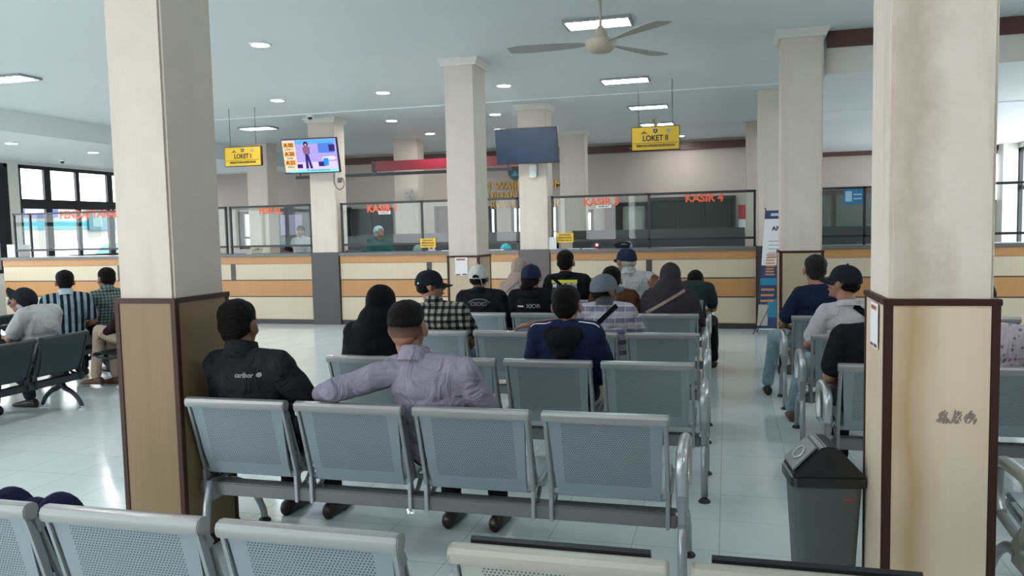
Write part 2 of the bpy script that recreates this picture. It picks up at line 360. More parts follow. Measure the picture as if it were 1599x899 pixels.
# back doors / dark openings along the back wall
def door(n, x0, x1, z1, m, panels):
    f = struct('door_%d' % n, B((x0-.08, x0, YB-.09, YB-.002, 0, z1+.08), (x1, x1+.08, YB-.09, YB-.002, 0, z1+.08), (x0, x1, YB-.09, YB-.002, z1, z1+.08)), M_FRAME)
    wd = (x1-x0)/panels
    for i in range(panels):
        finish('door_leaf', B((x0+i*wd+.006, x0+(i+1)*wd-.006, YB-.06, YB-.02, .01, z1-.006)), m, f, bev=.006)
        bm = bmesh.new(); tube(bm, [(x0+(i+(.85 if i == 0 else .15))*wd, YB-.075, 1.0), (x0+(i+(.85 if i == 0 else .15))*wd, YB-.11, 1.02), (x0+(i+(.85 if i == 0 else .15))*wd, YB-.11, 1.14), (x0+(i+(.85 if i == 0 else .15))*wd, YB-.075, 1.16)], .01, 8)
        finish('door_handle', bm, M_CHR, f, smooth=True)
door(1, -9.27, -8.2, 2.10, M_DOORD, 2)
M_DGREEN = mat('dark_green_glass', (.025, .034, .032), rough=.45, spec=.2)
door(2, -1.69, .115, 2.15, M_DGREEN, 3)
door(3, -6.95, -6.1, 2.1, mat('dark_maroon_door', (.05, .03, .032), rough=.4), 1)
door(4, -11.2+1.35, -9.42, 2.15, M_DOORD, 1)
# interior window beside the third cashier
wn += 1
struct('trim_10', B((-2.78, -2.62, YB-.08, YB-.003, 0, 2.1)), M_BRNW)
f = struct('window_%d' % wn, B((-2.58, -2.35, YB-.1, YB-.003, .9, 2.1), (-1.84, -1.78, YB-.1, YB-.003, .9, 2.1), (-2.52, -1.78, YB-.1, YB-.003, 2.05, 2.14), (-2.52, -1.78, YB-.1, YB-.003, 1.3, 1.36)), M_FRAME)
finish('window_pane', B((-2.35, -1.84, YB-.03, YB-.02, 1.36, 2.05)), mat('frosted_pane', (.36, .40, .37), rough=.4), f)
# dark room panel behind the fiscal window
f = struct('trim_8', B((-9.36, -9.30, YB-.5, YB-.01, 0, 2.2)), M_FRAME)

# ------------------------------------------------------------------ outside, seen through the left window
struct('trim_9', B((-60, -14.36, -20, 60, -.3, -.15)), mat('grey_asphalt', (.14, .14, .14), rough=.9, var=.1, vscale=2))
bd = thing('building', 'pale building across the yard with a turquoise band', 'building', (-26, 26, -.15))
finish('facade_wall', B((-.5, .5, -14, 14, 0, 2.9)), mat('outside_wall_paint', (.27, .26, .24), rough=.8, var=.06, vscale=1), bd)
finish('turquoise_band', B((.5, .53, -14, 2.2, 2.1, 2.45)), mat('turquoise_paint', (.02, .17, .20), rough=.5), bd)
finish('roof_slab', B((-.5, .5, -14, 14, 2.9, 2.98)), M_WALLW, bd)
sg = thing('wall_sign', 'blue sign with pale lettering above the turquoise band of the outside building', 'sign', (-25.44, 24.9, 2.42))
finish('sign_board', B((0, .05, -1.0, 1.0, 0, .42)), mat('blue_sign', (.01, .03, .16), rough=.4), sg)
finish('lettering', B((.051, .056, -.55, .45, .12, .3)), mat('pale_blue_ink', (.45, .55, .7), rough=.5), sg)
sg = thing('wall_sign', 'teal framed sign on the outside building above the parked car', 'sign', (-25.44, 28.2, 1.9))
finish('sign_board', B((0, .05, -.75, .75, 0, .95)), mat('teal_sign', (.015, .08, .11), rough=.4), sg)
finish('sign_panel', B((.051, .06, -.55, -.05, .15, .75)), mat('pale_teal', (.10, .17, .17), rough=.5), sg)
def car():
    t = thing('car', 'white car parked outside the left window', 'car', (-19.5, 21.2, -.15), PI/2)
    t.rotation_euler = (0, 0, PI/2)
    bm = bmesh.new()
    prof = [(-2.1, .35), (-2.15, .75), (-2.05, 1.0), (-1.2, 1.1), (-.55, 1.62), (.2, 1.72), (1.2, 1.68), (1.95, 1.15), (2.15, 1.0), (2.18, .4)]
    rings = []
    for x, s in ((-.86, .9), (-.8, .98), (-.4, 1), (.4, 1), (.8, .98), (.86, .9)):
        rings.append([(a, x, .35+(b-.35)*s) for a, b in prof])
    loft(bm, rings); finish('car_body', bm, mat('white_car_paint', (.55, .56, .56), rough=.2, coat=.6), t, bev=.03, auto=.7)
    for s in (-1, 1):
        bm = bmesh.new(); prism(bm, [(-1.05, 1.12), (-.5, 1.52), (.3, 1.6), (.3, 1.12)], s*.865, s*.872, 'y'); prism(bm, [(.36, 1.12), (.36, 1.6), (1.1, 1.56), (1.55, 1.15)], s*.865, s*.872, 'y')
        finish('side_window', bm, mat('teal_car_glass', (.05, .16, .18), rough=.1), t)
        for x in (-1.35, 1.35):
            bm = bmesh.new(); lathe(bm, [(.0, -.1), (.3, -.1), (.34, -.06), (.34, .06), (.3, .1), (0, .1)], 20)
            for v in bm.verts: v.co = (v.co.x+x, v.co.z+s*.78, v.co.y+.34)
            o = finish('wheel', bm, M_RUB, t, auto=.6)
car()

# ------------------------------------------------------------------ pillars
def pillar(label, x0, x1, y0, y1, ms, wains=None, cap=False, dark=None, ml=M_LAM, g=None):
    cx, cy = (x0+x1)/2, (y0+y1)/2; hx, hy = (x1-x0)/2, (y1-y0)/2
    t = thing('pillar', label, 'pillar', (cx, cy, 0), 0, g); i = .018 if (wains or dark) else 0
    finish('shaft', B((-hx+i, hx-i, -hy+i, hy-i, 0, CZ)), ms, t, bev=.012)
    h = wains or dark
    if wains:
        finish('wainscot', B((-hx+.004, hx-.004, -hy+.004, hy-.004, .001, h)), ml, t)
        bs = []; e = .03
        for sx in (-1, 1):
            for sy in (-1, 1):
                xa, xb = sorted((sx*hx, sx*(hx-e))); ya, yb = sorted((sy*hy, sy*(hy-e))); bs.append((xa, xb, ya, yb, .001, h+.001))
        bs.append((-hx-.004, hx+.004, -hy-.004, hy+.004, h-.018, h+.006)); bs.append((-hx-.004, hx+.004, -hy-.004, hy+.004, 0, .06))
        finish('edge_trim', B(*bs), M_BRN, t, bev=.003)
    if dark: finish('cladding', B((-hx, hx, -hy, hy, .001, dark)), M_CLAD, t, bev=.004)
    if cap:
        bm = bmesh.new(); prof = [(-.001, CZ-.085), (.010, CZ-.085), (.016, CZ-.06), (.034, CZ-.035), (.042, CZ-.022), (.042, CZ-.001)]
        loft(bm, [[(-hx-d, -hy-d, z), (hx+d, -hy-d, z), (hx+d, hy+d, z), (-hx-d, hy+d, z)] for d, z in prof]); finish('capital', bm, M_WALLW, t)
    return t
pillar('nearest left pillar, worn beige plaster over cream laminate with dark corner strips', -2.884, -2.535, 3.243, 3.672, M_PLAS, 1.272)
pillar('nearest right pillar, brown-stained plaster and laminate with a dark scuff', .556, .936, 3.159, 3.601, M_PLASR, 1.283, ml=M_LAMR)
pillar('middle pillar with white capital and a paper notice on its cream laminate', -3.15, -2.755, 8.8, 9.28, M_PLASB, 1.275, cap=True, ml=M_LAMF)
pillar('pale pillar with white capital left of the capped man on the right', .526, .96, 8.718, 9.2, M_PLASB, 1.283, cap=True, ml=M_LAMF)
pillar('white pillar behind the lit television, clad dark below the counter top', -6.92, -6.40, 12.42, 12.85, M_PLASB, dark=1.245, cap=True)
pillar('white pillar behind the dark television, clad grey below the counter top', -3.22, -2.72, 12.42, 12.85, M_PLASB, dark=1.245, cap=True)
pillar('beige pillar at the right end of the cashier counter behind the banner', .43, .96, 12.42, 12.85, M_PLASB, dark=1.245)
pillar('back-office pillar behind the first cashier window with a small wall fan', -6.87, -6.33, 16.0, 16.4, M_PLASB)
pillar('back-office pillar just right of the dark television', -3.26, -2.75, 16.0, 16.4, M_PLASB, cap=True)
pillar('narrow far pillar seen beyond the counter end pillar', .36, .9, 16.1, 16.5, M_PLAS)
pillar('back-office pillar behind the fiscal window', -10.05, -9.55, 15.4, 15.8, M_PLASB)
# scuff mark on the right pillar and paper notices (codes left out)
bm = bmesh.new()
for k in range(60):
    x = .735+rnd.random()*.125; z = .835+rnd.random()*.035; l = .006+rnd.random()*.018; a = rnd.uniform(-.5, .9)
    tube(bm, [(x, 3.1605, z), (x+math.sin(a)*l, 3.1605, z+math.cos(a)*l)], .0018+.002*rnd.random(), 5)
for v in bm.verts: v.co.y = 3.1615+(v.co.y-3.1605)*.2
tag(finish('scuff_mark', bm, mat('dark_scuff', (.26, .215, .18), rough=.8)), 'dark smudged scribble on the cream laminate of the nearest right pillar', 'mark')
def notice(label, loc, rz, wd, h, top=(.45, .10, .06)):
    t = thing('paper_notice', label, 'notice', loc, rz)
    finish('sheet', B((-wd/2, wd/2, -.002, .0, 0, h)), M_PAPER, t)
    finish('printed_header', B((-wd*.38, wd*.3, -.003, -.002, h*.84, h*.93)), mat('print_%.2f' % top[0], top, rough=.6), t)
    finish('printed_footer', B((-wd*.44, -wd*.1, -.003, -.002, h*.02, h*.08), (wd*.05, wd*.42, -.003, -.002, h*.03, h*.10)), mat('print_dark', (.12, .05, .04), rough=.6), t)
notice('white paper notice taped to the front of the middle pillar', (-2.972, 8.798, 1.05), 0, .155, .21)
notice('white paper notice on the left side of the nearest right pillar', (.553, 3.345, 1.085), -PI/2, .15, .175)

# ------------------------------------------------------------------ service counter
YC = 12.45
def counter(label, x0, x1, divs):
    t = thing('service_counter', label, 'counter', (x0, YC, 0)); L = x1-x0; e = .004
    finish('carcass', B((0, L, .03, .5, .08, 1.185)), M_LAMC, t)
    def seg(name, z0, z1, m, y=.01):
        finish(name, B((e, L-e, y, .03, z0, z1)), m, t, bev=.003)
    finish('plinth', B((0, L, .02, .5, 0, .08)), M_PLINTH, t)
    seg('cream_panel', .09, .475, M_LAMC); seg('orange_band', .49, .765, M_ORNG); seg('cream_panel', .78, 1.055, M_LAMC); seg('orange_band', 1.06, 1.185, M_ORNG, .0)
    finish('groove_strip', B((.02, L-.02, .012, .031, .474, .491), (.02, L-.02, .012, .031, .764, .781)), M_PLINTH, t)
    for d in divs: finish('divider_strip', B((d-x0-.045, d-x0+.045, .002, .0105, .78, 1.058)), M_CLAD, t)
    wt = thing('worktop', 'grey granite worktop '+label.split(' ', 1)[1].replace('cream and orange ', ''), 'worktop', (x0, YC, 1.186))
    finish('slab', B((0, L, -.03, .62, 0, .05)), M_TOP, wt, bev=.004)
counter('long cream and orange service counter at the far left', -13.6, -6.925, [-8.49, -10.9])
counter('middle cream and orange service counter between the two television pillars', -6.395, -3.225, [-4.77])
counter('wide cream and orange service counter under the third and fourth cashier signs', -2.715, .425, [-1.16])
counter('short cream and orange service counter right of the banner', .965, 5.7, [3.2])

def partition(label, x0, x1, muls, words, extras=None):
    t = thing('glass_partition', label, 'partition', (0, YC+.08, 1.237)); b = .035; H = .845
    bs = [(x0, x1, -b/2, b/2, H-b, H), (x0, x1, -b/2, b/2, .115, .115+b)] + [(m-b/2, m+b/2, -b/2, b/2, 0, H) for m in [x0+b/2, x1-b/2]+muls]
    finish('frame', B(*bs), M_FRAME, t, bev=.003)
    ed = [x0+b]+[m for m in muls]+[x1-b]
    for a, c in zip(ed, ed[1:]): finish('glass_pane', B((a+.01, c-.01, -.003, .003, .13, H-b)), M_GLASS, t)
    for s, size, x, z in words: text('lettering', s, size, (x, -.008, z-1.237), M_RED, t, thick=.036)
    return t
partition('glass partition with reddish lettering in front of the left windows', -13.35, -8.62, [-12.95, -10.9], [('PENDAFTARAN', .20, -11.55, 2.02)])
partition('glass partition lettered FISKAL left of the lit television pillar', -8.56, -6.94, [], [('FISKAL', .155, -7.73, 1.985)])
p = partition('glass partition lettered KASIR 1 between the television pillars', -6.385, -4.1, [-4.90], [('KASIR 1', .165, -5.61, 1.965)])
finish('white_label', B((-5.68, -5.46, -.012, -.007, .635, .685)), M_PAPER, p); text('label_text', 'KASIR UPT', .035, (-5.57, -.013, .66), M_INK, p)
partition('glass partition between the middle pillar and the dark television pillar', -4.09, -3.24, [], [])
p = partition('glass partition lettered KASIR 3 and KASIR 4 at the right counter', -2.70, .42, [-1.16], [('KASIR 3', .165, -1.9, 1.965), ('KASIR 4', .165, -.33, 1.98)])
finish('white_label', B((-1.98, -1.74, -.012, -.007, .635, .685)), M_PAPER, p); text('label_text', 'KASIR UPT', .035, (-1.86, -.013, .66), M_INK, p)
p = partition('glass partition right of the pale capped pillar with a blue poster', .98, 5.4, [1.92, 3.4], [])
pt = finish('blue_poster', B((1.63, 1.90, -.012, -.007, .59, .83)), mat('blue_poster_print', (.02, .16, .32), rough=.5), p)
finish('poster_panel', B((1.66, 1.75, -.0135, -.012, .63, .78), (1.77, 1.88, -.0135, -.012, .72, .74), (1.77, 1.88, -.0135, -.012, .66, .68)), mat('poster_pale', (.3, .48, .58), rough=.5), pt)
def ylabel(label, x, z, lines):
    t = thing('yellow_sticker', label, 'sticker', (x, YC+.055, z)); finish('sticker_face', B((-.135, .135, 0, .004, 0, .15)), M_SIGN, t)
    for i, s in enumerate(lines): text('sticker_text', s, .038, (0, -.002, .118-.042*i), M_INK, t, thick=.02, ext=.0005)
ylabel('yellow sticker on the glass left of the middle pillar', -4.80, 1.30, ['DILARANG', 'BERSANDAR', 'PADA KACA'])
ylabel('yellow sticker on the glass right of the dark television pillar', -2.48, 1.345, ['DILARANG', 'BERSANDAR', 'PADA KACA'])

# ------------------------------------------------------------------ things on and behind the counter
def desk_panel(label, x0, x1, y, h, m=M_DESK):
    t = thing('office_desk', label, 'desk', (x0, y, 0)); L = x1-x0
    finish('front_panel', B((0, L, 0, .04, 0, h)), m, t); finish('desk_top', B((0, L, .04, .7, .72, .75)), M_DESK, t)
    finish('end_panel', B((0, .03, .04, .7, 0, .72)), M_DESK, t); finish('end_panel', B((L-.03, L, .04, .7, 0, .72)), M_DESK, t)
desk_panel('dark green screened desk behind the first cashier window', -6.9, -3.4, 14.3, 1.53)
desk_panel('dark screened desk behind the third cashier window', -2.7, .3, 14.3, 1.52)
desk_panel('dark screened desk behind the fiscal window', -9.0, -7.1, 15.0, 1.5)
desk_panel('dark screened desk behind the right-hand counter', 1.1, 3.4, 14.3, 1.5)
cb = thing('filing_cabinet', 'tall dark cabinet behind the fiscal window with lilac panes', 'cabinet', (-10.9, 17.8, 0))
finish('cabinet_body', B((0, 1.12, 0, .5, 0, 2.28)), mat('charcoal_laminate', (.035, .035, .045), rough=.4), cb)
for a, b in ((.18, .32), (.42, .78)): finish('cabinet_pane', B((a, b, -.01, 0, 1.55, 2.05)), mat('lilac_glass', (.24, .20, .36), rough=.2), cb)
cb = thing('filing_cabinet', 'grey filing cabinet right of the dark glazed doors', 'cabinet', (.17, 14.9, 0))
finish('cabinet_body', B((0, .14, 0, .3, 0, 1.52)), mat('grey_cabinet', (.07, .07, .075), rough=.4), cb)
cb = thing('glazed_cabinet', 'dark glazed cabinet seen past the pale capped pillar', 'cabinet', (1.25, 17.2, 0))
finish('cabinet_body', B((0, 2.4, 0, .5, 0, 2.22)), mat('dark_cabinet_wood', (.05, .035, .03), rough=.4), cb)
for i in range(3): finish('cabinet_pane', B((.07+i*.78, .77+i*.78, -.01, 0, .5, 2.12)), mat('grey_green_glass', (.085, .10, .09), rough=.12), cb)
pst = thing('wall_poster', 'red and white poster on the back wall beside the dark glazed doors', 'poster', (.42, YB-.006, 1.38))
finish('sheet', B((-.16, .16, 0, .004, 0, .63)), M_PAPER, pst); finish('red_header', B((-.16, .16, -.003, 0, .31, .63)), mat('poster_red', (.48, .05, .05), rough=.5), pst)
# maroon running-text board and its carrier rail
t = thing('running_text_board', 'long maroon display board hung in front of the back-office pillar', 'display', (-7.15, 15.5, 2.84))
finish('display_face', B((.07, 3.6, 0, .08, 0, .20)), mat('maroon_acrylic', (.26, .015, .035), rough=.3), t); finish('end_cap', B((0, .07, -.005, .085, -.02, .21)), M_BLK, t)
t = thing('carrier_rail', 'black rail running under the maroon display board', 'rail', (-8.9, 15.45, 2.74))
finish('bar', B((0, 4.8, 0, .06, 0, .06)), M_BLK, t)
for x in (.1, 4.7): finish('hanger', B((x-.01, x+.01, .02, .04, .06, .79)), M_BLK, t)
# gold letters and crest on the back wall
LET = [('N', .25, -5.66, 2.62), ('WAJIB', .25, -5.12, 2.62), ('KUM', .25, -4.05, 2.62), ('TUJUAN', .25, -5.35, 2.38), ('ITE', .25, -4.62, 2.38), ('RSAMA', .25, -5.20, 2.16), ('NG', .25, -3.95, 2.16)]
for s, size, x, z in LET:
    o = text('wall_lettering', s, size, (x, YB-.02, z), M_GOLD, thick=.01, ext=.012); tag(o, 'gold raised letters reading %s on the back wall' % ' '.join(s.split()), 'lettering')
t = thing('wall_crest', 'dark green and gold crest above the wall lettering', 'crest', (-4.95, YB-.03, 2.92))
bm = bmesh.new(); prism(bm, [(-.17, .15), (.17, .15), (.17, -.02), (.1, -.12), (0, -.18), (-.1, -.12), (-.17, -.02)], 0, .02, 'y'); finish('shield', bm, mat('crest_green', (.03, .09, .09), rough=.4), t)
bm = bmesh.new(); tube(bm, [(.15*math.cos(a), .0, .22+.05*math.sin(a)) for a in [k*PI/8 for k in range(17)]], .02, 6); finish('scroll', bm, M_GOLD, t)
bm = bmesh.new(); prism(bm, [(-.08, -.06), (.08, -.06), (0, .08)], -.01, -.001, 'y'); finish('emblem', bm, mat('crest_blue', (.10, .35, .5), rough=.4), t)
# small wall fan on the back-office pillar
t = thing('wall_fan', 'small white wall fan on the back-office pillar', 'fan', (-6.33+.12-.26, 15.98, 2.36))
bm = bmesh.new(); tube(bm, [(0, .01, -.12), (0, -.08, -.08), (0, -.14, 0)], .02, 8); finish('bracket', bm, M_WHITE, t, smooth=True)
bm = bmesh.new()
for r in (.05, .085, .12): tube(bm, [(r*math.cos(a), -.17, r*math.sin(a)) for a in [k*PI/10 for k in range(21)]], .005, 5)
for k in range(8): tube(bm, [(.02*math.cos(k*PI/4), -.17, .02*math.sin(k*PI/4)), (.12*math.cos(k*PI/4), -.17, .12*math.sin(k*PI/4))], .004, 5)
finish('guard', bm, M_CHR, t)
bm = bmesh.new()
for k in range(3):
    a = k*2*PI/3; prism(bm, [(.02*math.cos(a), .02*math.sin(a)), (.1*math.cos(a+.4), .1*math.sin(a+.4)), (.105*math.cos(a+1.1), .105*math.sin(a+1.1))], -.15, -.145, 'y')
finish('blades', bm, mat('pale_blue_plastic', (.25, .45, .55), rough=.4), t)
# counter clutter
ZC = 1.237
def simple(name, label, cat, loc, parts, rz=0):
    t = thing(name, label, cat, loc, rz)
    for n, bs, m in parts: finish(n, B(*bs), m, t, bev=.003)
    return t
simple('card_stand', 'white card stand on the counter left of the KASIR 3 glass', 'card', (-2.70, YC+.02, ZC), [('card', [(-.09, .09, 0, .006, .012, .20)], M_PAPER), ('foot', [(-.10, .10, -.02, .06, 0, .012)], M_WHITE)])
simple('card_stand', 'small white and red card stand behind the KASIR 1 glass', 'card', (-4.83, YC+.30, ZC), [('card', [(-.06, .06, 0, .006, .01, .10)], M_PAPER), ('red_block', [(-.035, .02, -.002, 0, .03, .075)], mat('poster_red', (.48, .05, .05))), ('foot', [(-.07, .07, -.02, .05, 0, .01)], M_WHITE)])
simple('paper_box', 'white cardboard box at the far left end of the counter', 'box', (-13.42, YC+.1, ZC), [('carton', [(-.16, .14, 0, .25, 0, .24)], M_PAPER), ('lid_flap', [(-.165, .145, -.005, .13, .24, .248)], M_PAPER)])
simple('document_tray', 'black document tray on the counter beside the lit television pillar', 'tray', (-6.15, YC+.22, ZC), [('tray_base', [(-.19, .12, -.1, .1, 0, .012)], M_BLK), ('tray_lip', [(-.19, .12, -.1, -.09, .012, .035)], M_BLK)])
for lb, x in (('stack of white paper slips on the counter left of the card stand', -3.35), ('white paper slip on the counter right of the card stand', -2.33), ('white paper slip on the counter near the middle pillar', -4.45), ('white paper slip behind the KASIR 3 glass by the red lamp', -2.13)):
    if x == -3.35: x = -3.62
    simple('paper_slip', lb, 'paper', (x, YC+.12, ZC), [('sheets', [(-.12, .12, -.06, .06, 0, .012)], M_PAPER)])
t = simple('web_camera', 'small black device with a glowing red lamp behind the KASIR 3 glass', 'device', (-2.02, YC+.35, ZC), [('device_body', [(-.06, .06, 0, .06, 0, .10)], M_BLK)])
bm = bmesh.new(); lathe(bm, [(0, 0), (.022, .002), (.018, .014), (0, .02)], 12)
for v in bm.verts: v.co = (v.co.x, -v.co.z-.0, v.co.y+.055)
finish('red_lamp', bm, emis('red_lamp_glow', (1, .05, .12), 5), t)
t = simple('desk_phone', 'dark telephone behind the KASIR 3 glass', 'telephone', (-1.62, YC+.35, ZC), [('phone_base', [(-.11, .11, 0, .16, 0, .05)], M_DARKP)])
bm = bmesh.new(); tube(bm, smoothpath([(-.13, .08, .055), (-.06, .08, .085), (.06, .08, .085), (.13, .08, .055)]), .02, 8); finish('handset', bm, M_BLK, t, smooth=True)
for lb, x, m in (('small monitor with a pale screen behind the KASIR 4 glass', -.33, 'a'), ('small monitor behind the KASIR 1 glass', -5.7, 'b')):
    t = simple('monitor', lb, 'monitor', (x, YC+.55+.2, 1.0 if 0 else .75+.0), [])
    bpy.data.objects.remove(t)
t = thing('glass_bowl', 'glass bowl with a cream flower on the counter below the FISKAL sign', 'bowl', (-8.15, YC+.25, ZC))
bm = bmesh.new(); lathe(bm, [(0, 0), (.07, 0), (.10, .04), (.105, .09), (.095, .09), (.09, .04), (0, .02)], 16); finish('bowl', bm, M_GLASS, t, smooth=True)
bm = bmesh.new()
for k in range(6):
    a = k*PI/3; bmesh.ops.create_icosphere(bm, subdivisions=1, radius=.028, matrix=Matrix.Translation((.03*math.cos(a), .03*math.sin(a), .09)))
bmesh.ops.create_icosphere(bm, subdivisions=1, radius=.03, matrix=Matrix.Translation((0, 0, .11))); finish('flower', bm, mat('cream_petal', (.7, .55, .3), rough=.7), t, smooth=True)

# ------------------------------------------------------------------ televisions
def tv_base(label, P, m_screen):
    """P = top-left, top-right, bottom-right, bottom-left of the front face"""
    P = [Vector(p) for p in P]; c = sum(P, Vector())/4; t = thing('television', label, 'television', c)
    ex = ((P[1]-P[0])+(P[2]-P[3])).normalized(); ez = ((P[0]-P[3])+(P[1]-P[2])); ez = (ez-ex*ez.dot(ex)).normalized(); ey = ez.cross(ex)
    Wd = ((P[1]-P[0]).length+(P[2]-P[3]).length)/2; Hh = ((P[0]-P[3]).length+(P[1]-P[2]).length)/2
    t.matrix_world = Matrix(((ex.x, ey.x, ez.x, c.x), (ex.y, ey.y, ez.y, c.y), (ex.z, ey.z, ez.z, c.z), (0, 0, 0, 1)))
    hw, hh = Wd/2, Hh/2; b = .015
    finish('television_case', B((-hw, hw, 0, .05, -hh, hh), (-hw*.5, hw*.5, .05, .09, -hh*.6, hh*.5)), M_BLK, t, bev=.004)
    finish('screen', B((-hw+b, hw-b, -.003, 0, -hh+b*1.5, hh-b)), m_screen, t)
    bm = B((-.06, .06, .09, .17, -.06, .06)); tube(bm, [(0, .13, 0), (0, 12.436-c.y, -.02)], .025, 8); finish('wall_bracket', bm, M_BLK, t)
    return t, hw-b, hh-b
t, hw, hh = tv_base('lit television showing queue numbers on the white pillar', [(-7.247, 12.08, 3.15), (-6.23, 12.08, 3.14), (-6.16, 12.2, 2.58), (-7.18, 12.2, 2.585)], emis('screen_lilac', (.50, .42, .95), .36))
def patch(name, poly, col, s=1.0, y=-.004, d=.0012):
    bm = bmesh.new(); prism(bm, poly, y-d, y, 'y'); finish(name, bm, emis('picture_%s' % name, col, s*.40), t)
q = lambda u, v: (-hw+u*2*hw, -hh+v*2*hh)
R_ = lambda u0, v0, u1, v1: [q(u0, v0), q(u1, v0), q(u1, v1), q(u0, v1)]
patch('sky_strip', R_(.22, .86, .99, .99), (.12, .45, 1.0), 1.0, -.0032, .0005)
patch('blue_panels', R_(.66, .58, .95, .88), (.12, .25, .85), .9, -.0032, .0005)
patch('dark_panel', R_(.86, .62, .97, .82), (.05, .05, .25), .7, -.0045)
patch('floor_strip', R_(.22, .02, .99, .32), (.72, .62, 1.0), 1.0, -.0032, .0005)
patch('cyan_strip', R_(.1, .01, .99, .09), (.25, .85, 1.0), 1.0, -.0045)
patch('side_panel', R_(.0, .04, .24, .98), (.85, .80, .60), .9, -.0045)
for i, s in enumerate(('A 00', 'A 20', 'A 21')):
    v = .80-.265*i; patch('number_box', R_(.02, v-.03, .22, v+.12), (1.0, .42, .10), .95, -.006)
    text('queue_number', s, .085, (q(.12, 0)[0], -.0085, q(0, v+.045)[1]), M_INK, t, thick=.02)
    text('queue_label', ('LOKET 1', 'KASIR', 'FISKAL')[i], .042, (q(.12, 0)[0], -.0065, q(0, v-.085)[1]), M_INK, t, thick=.01)
patch('woman_hair', [q(.44+.045*math.cos(a), .86+.08*math.sin(a)) for a in [k*PI/6 for k in range(12)]], (.06, .02, .08), .6, -.0055)
patch('woman_face', [q(.44+.022*math.cos(a), .84+.045*math.sin(a)) for a in [k*PI/5 for k in range(10)]], (.8, .45, .5), .7, -.007)
patch('woman_top', [q(.39, .56), q(.50, .56), q(.51, .76), q(.46, .80), q(.41, .80), q(.37, .74)], (.45, .22, .40), .6, -.0055)
patch('woman_legs', [q(.41, .56), q(.47, .56), q(.53, .12), q(.48, .12), q(.45, .40), q(.45, .12), q(.40, .12)], (.07, .05, .28), .6, -.0058)
patch('dark_box', R_(.24, .14, .34, .26), (.10, .03, .25), .6, -.0055)
patch('dark_basket', R_(.64, .18, .78, .32), (.08, .05, .30), .6, -.0055)
patch('blue_bin', R_(.74, .2, .83, .42), (.03, .35, .95), .9, -.0062)
patch('white_cloth', [q(.70, .38), q(.93, .36), q(.99, .42), q(.93, .48), q(.74, .46)], (.9, .85, .8), .9, -.0055)
text('ticker_text', 'UPT BADAN PENDAPATAN', .035, (q(.62, 0)[0], -.0062, q(0, .065)[1]), M_INK, t, thick=.01)
tv, hw, hh = tv_base('switched-off television with bluish reflections painted into its dark screen, right pillar', [(-3.50, 12.06, 3.12), (-2.50, 12.02, 3.11), (-2.46, 12.14, 2.575), (-3.45, 12.16, 2.585)], mat('blue_reflection_screen', (.012, .035, .085), rough=.22, spec=.5, var=.5, vscale=5))  # bluish reflection of the hall is put into the screen colour
t = thing('emergency_lamp', 'small white emergency lamp under the dark television', 'lamp', (-2.95, 12.40, 2.38))
finish('lamp_case', B((-.055, .055, -.05, .0, 0, .20)), M_WHITE, t, bev=.01); finish('lens', B((-.035, .035, -.056, -.05, .03, .10)), mat('pale_lens', (.5, .7, .75), rough=.2), t)
t = thing('cable_bundle', 'grey cable loop hanging beside the lit television', 'cable', (-6.30, 12.40, 2.3))
bm = bmesh.new(); tube(bm, smoothpath([(-.12, 0, .28), (-.10, -.03, .1), (0, -.04, .0), (.08, -.03, .08), (.04, -.02, .2), (-.02, -.02, .14)]), .008, 6); finish('cable', bm, mat('grey_cable', (.12, .12, .11)), t, smooth=True)
bm = B((-.03, .03, -.05, .0, .12, .2)); finish('junction_box', bm, mat('grey_cable', (.12, .12, .11)), t)

# ------------------------------------------------------------------ hanging signs
def crest(t, x, z, s, kind):
    bm = bmesh.new()
    if kind == 0: prism(bm, [(x-s, z-s*.35), (x+s, z-s*.35), (x+s*.35, z+s*.05), (x, z+s*.5), (x-s*.35, z+s*.05)], -.004, 0, 'y'); m = mat('logo_brown', (.25, .13, .03))
    elif kind == 1: prism(bm, [(x-s*.6, z+s*.6), (x+s*.6, z+s*.6), (x+s*.6, z-s*.2), (x, z-s*.75), (x-s*.6, z-s*.2)], -.004, 0, 'y'); m = mat('logo_navy', (.04, .05, .10))
    else: prism(bm, [(x+s*.6*math.cos(a), z+s*.6*math.sin(a)) for a in [k*PI/6 for k in range(12)]], -.004, 0, 'y'); m = mat('logo_grey', (.35, .33, .30))
    o = finish('logo', bm, m, t)
    if kind: 
        bm = bmesh.new(); prism(bm, [(x-s*.2, z+s*.35), (x+s*.2, z+s*.35), (x+s*.15, z-s*.3), (x-s*.15, z-s*.3)], -.0055, -.004, 'y'); finish('logo_centre', bm, mat('logo_pale', (.45, .48, .5)), o)
def loket(label, x, y, z, wd, h, s1, s2, cond):
    t = thing('hanging_sign', label, 'sign', (x, y, z)); hw = wd/2
    finish('sign_board', B((-hw, hw, 0, .05, 0, h)), M_SIGN, t); finish('sign_border', B((-hw-.008, hw+.008, -.001, .051, h, h+.008), (-hw-.008, hw+.008, -.001, .051, -.008, 0), (-hw-.008, -hw, -.001, .051, 0, h), (hw, hw+.008, -.001, .051, 0, h)), M_BRN, t)
    text('sign_title', s1, h*.35, (0, -.002, h*.50), M_INK, t, thick=.02, cond=.85, ext=.0015)
    text('sign_subtitle', s2, h*.155, (0, -.002, h*.175), M_INK, t, thick=.015, cond=cond, ext=.0015)
    finish('divider_line', B((-hw*.95, hw*.95, -.002, 0, h*.29, h*.305)), M_INK, t)
    crest(t, -hw*.48, h*.78, h*.16, 0); crest(t, 0, h*.82, h*.15, 1); crest(t, hw*.55, h*.82, h*.15, 2)
    for sx in (-.72, .72):
        bm = bmesh.new(); tube(bm, [(sx*hw, .025, h), (sx*hw, .025, CZ-z)], .004, 6); finish('hanger', bm, M_FRAME, t)
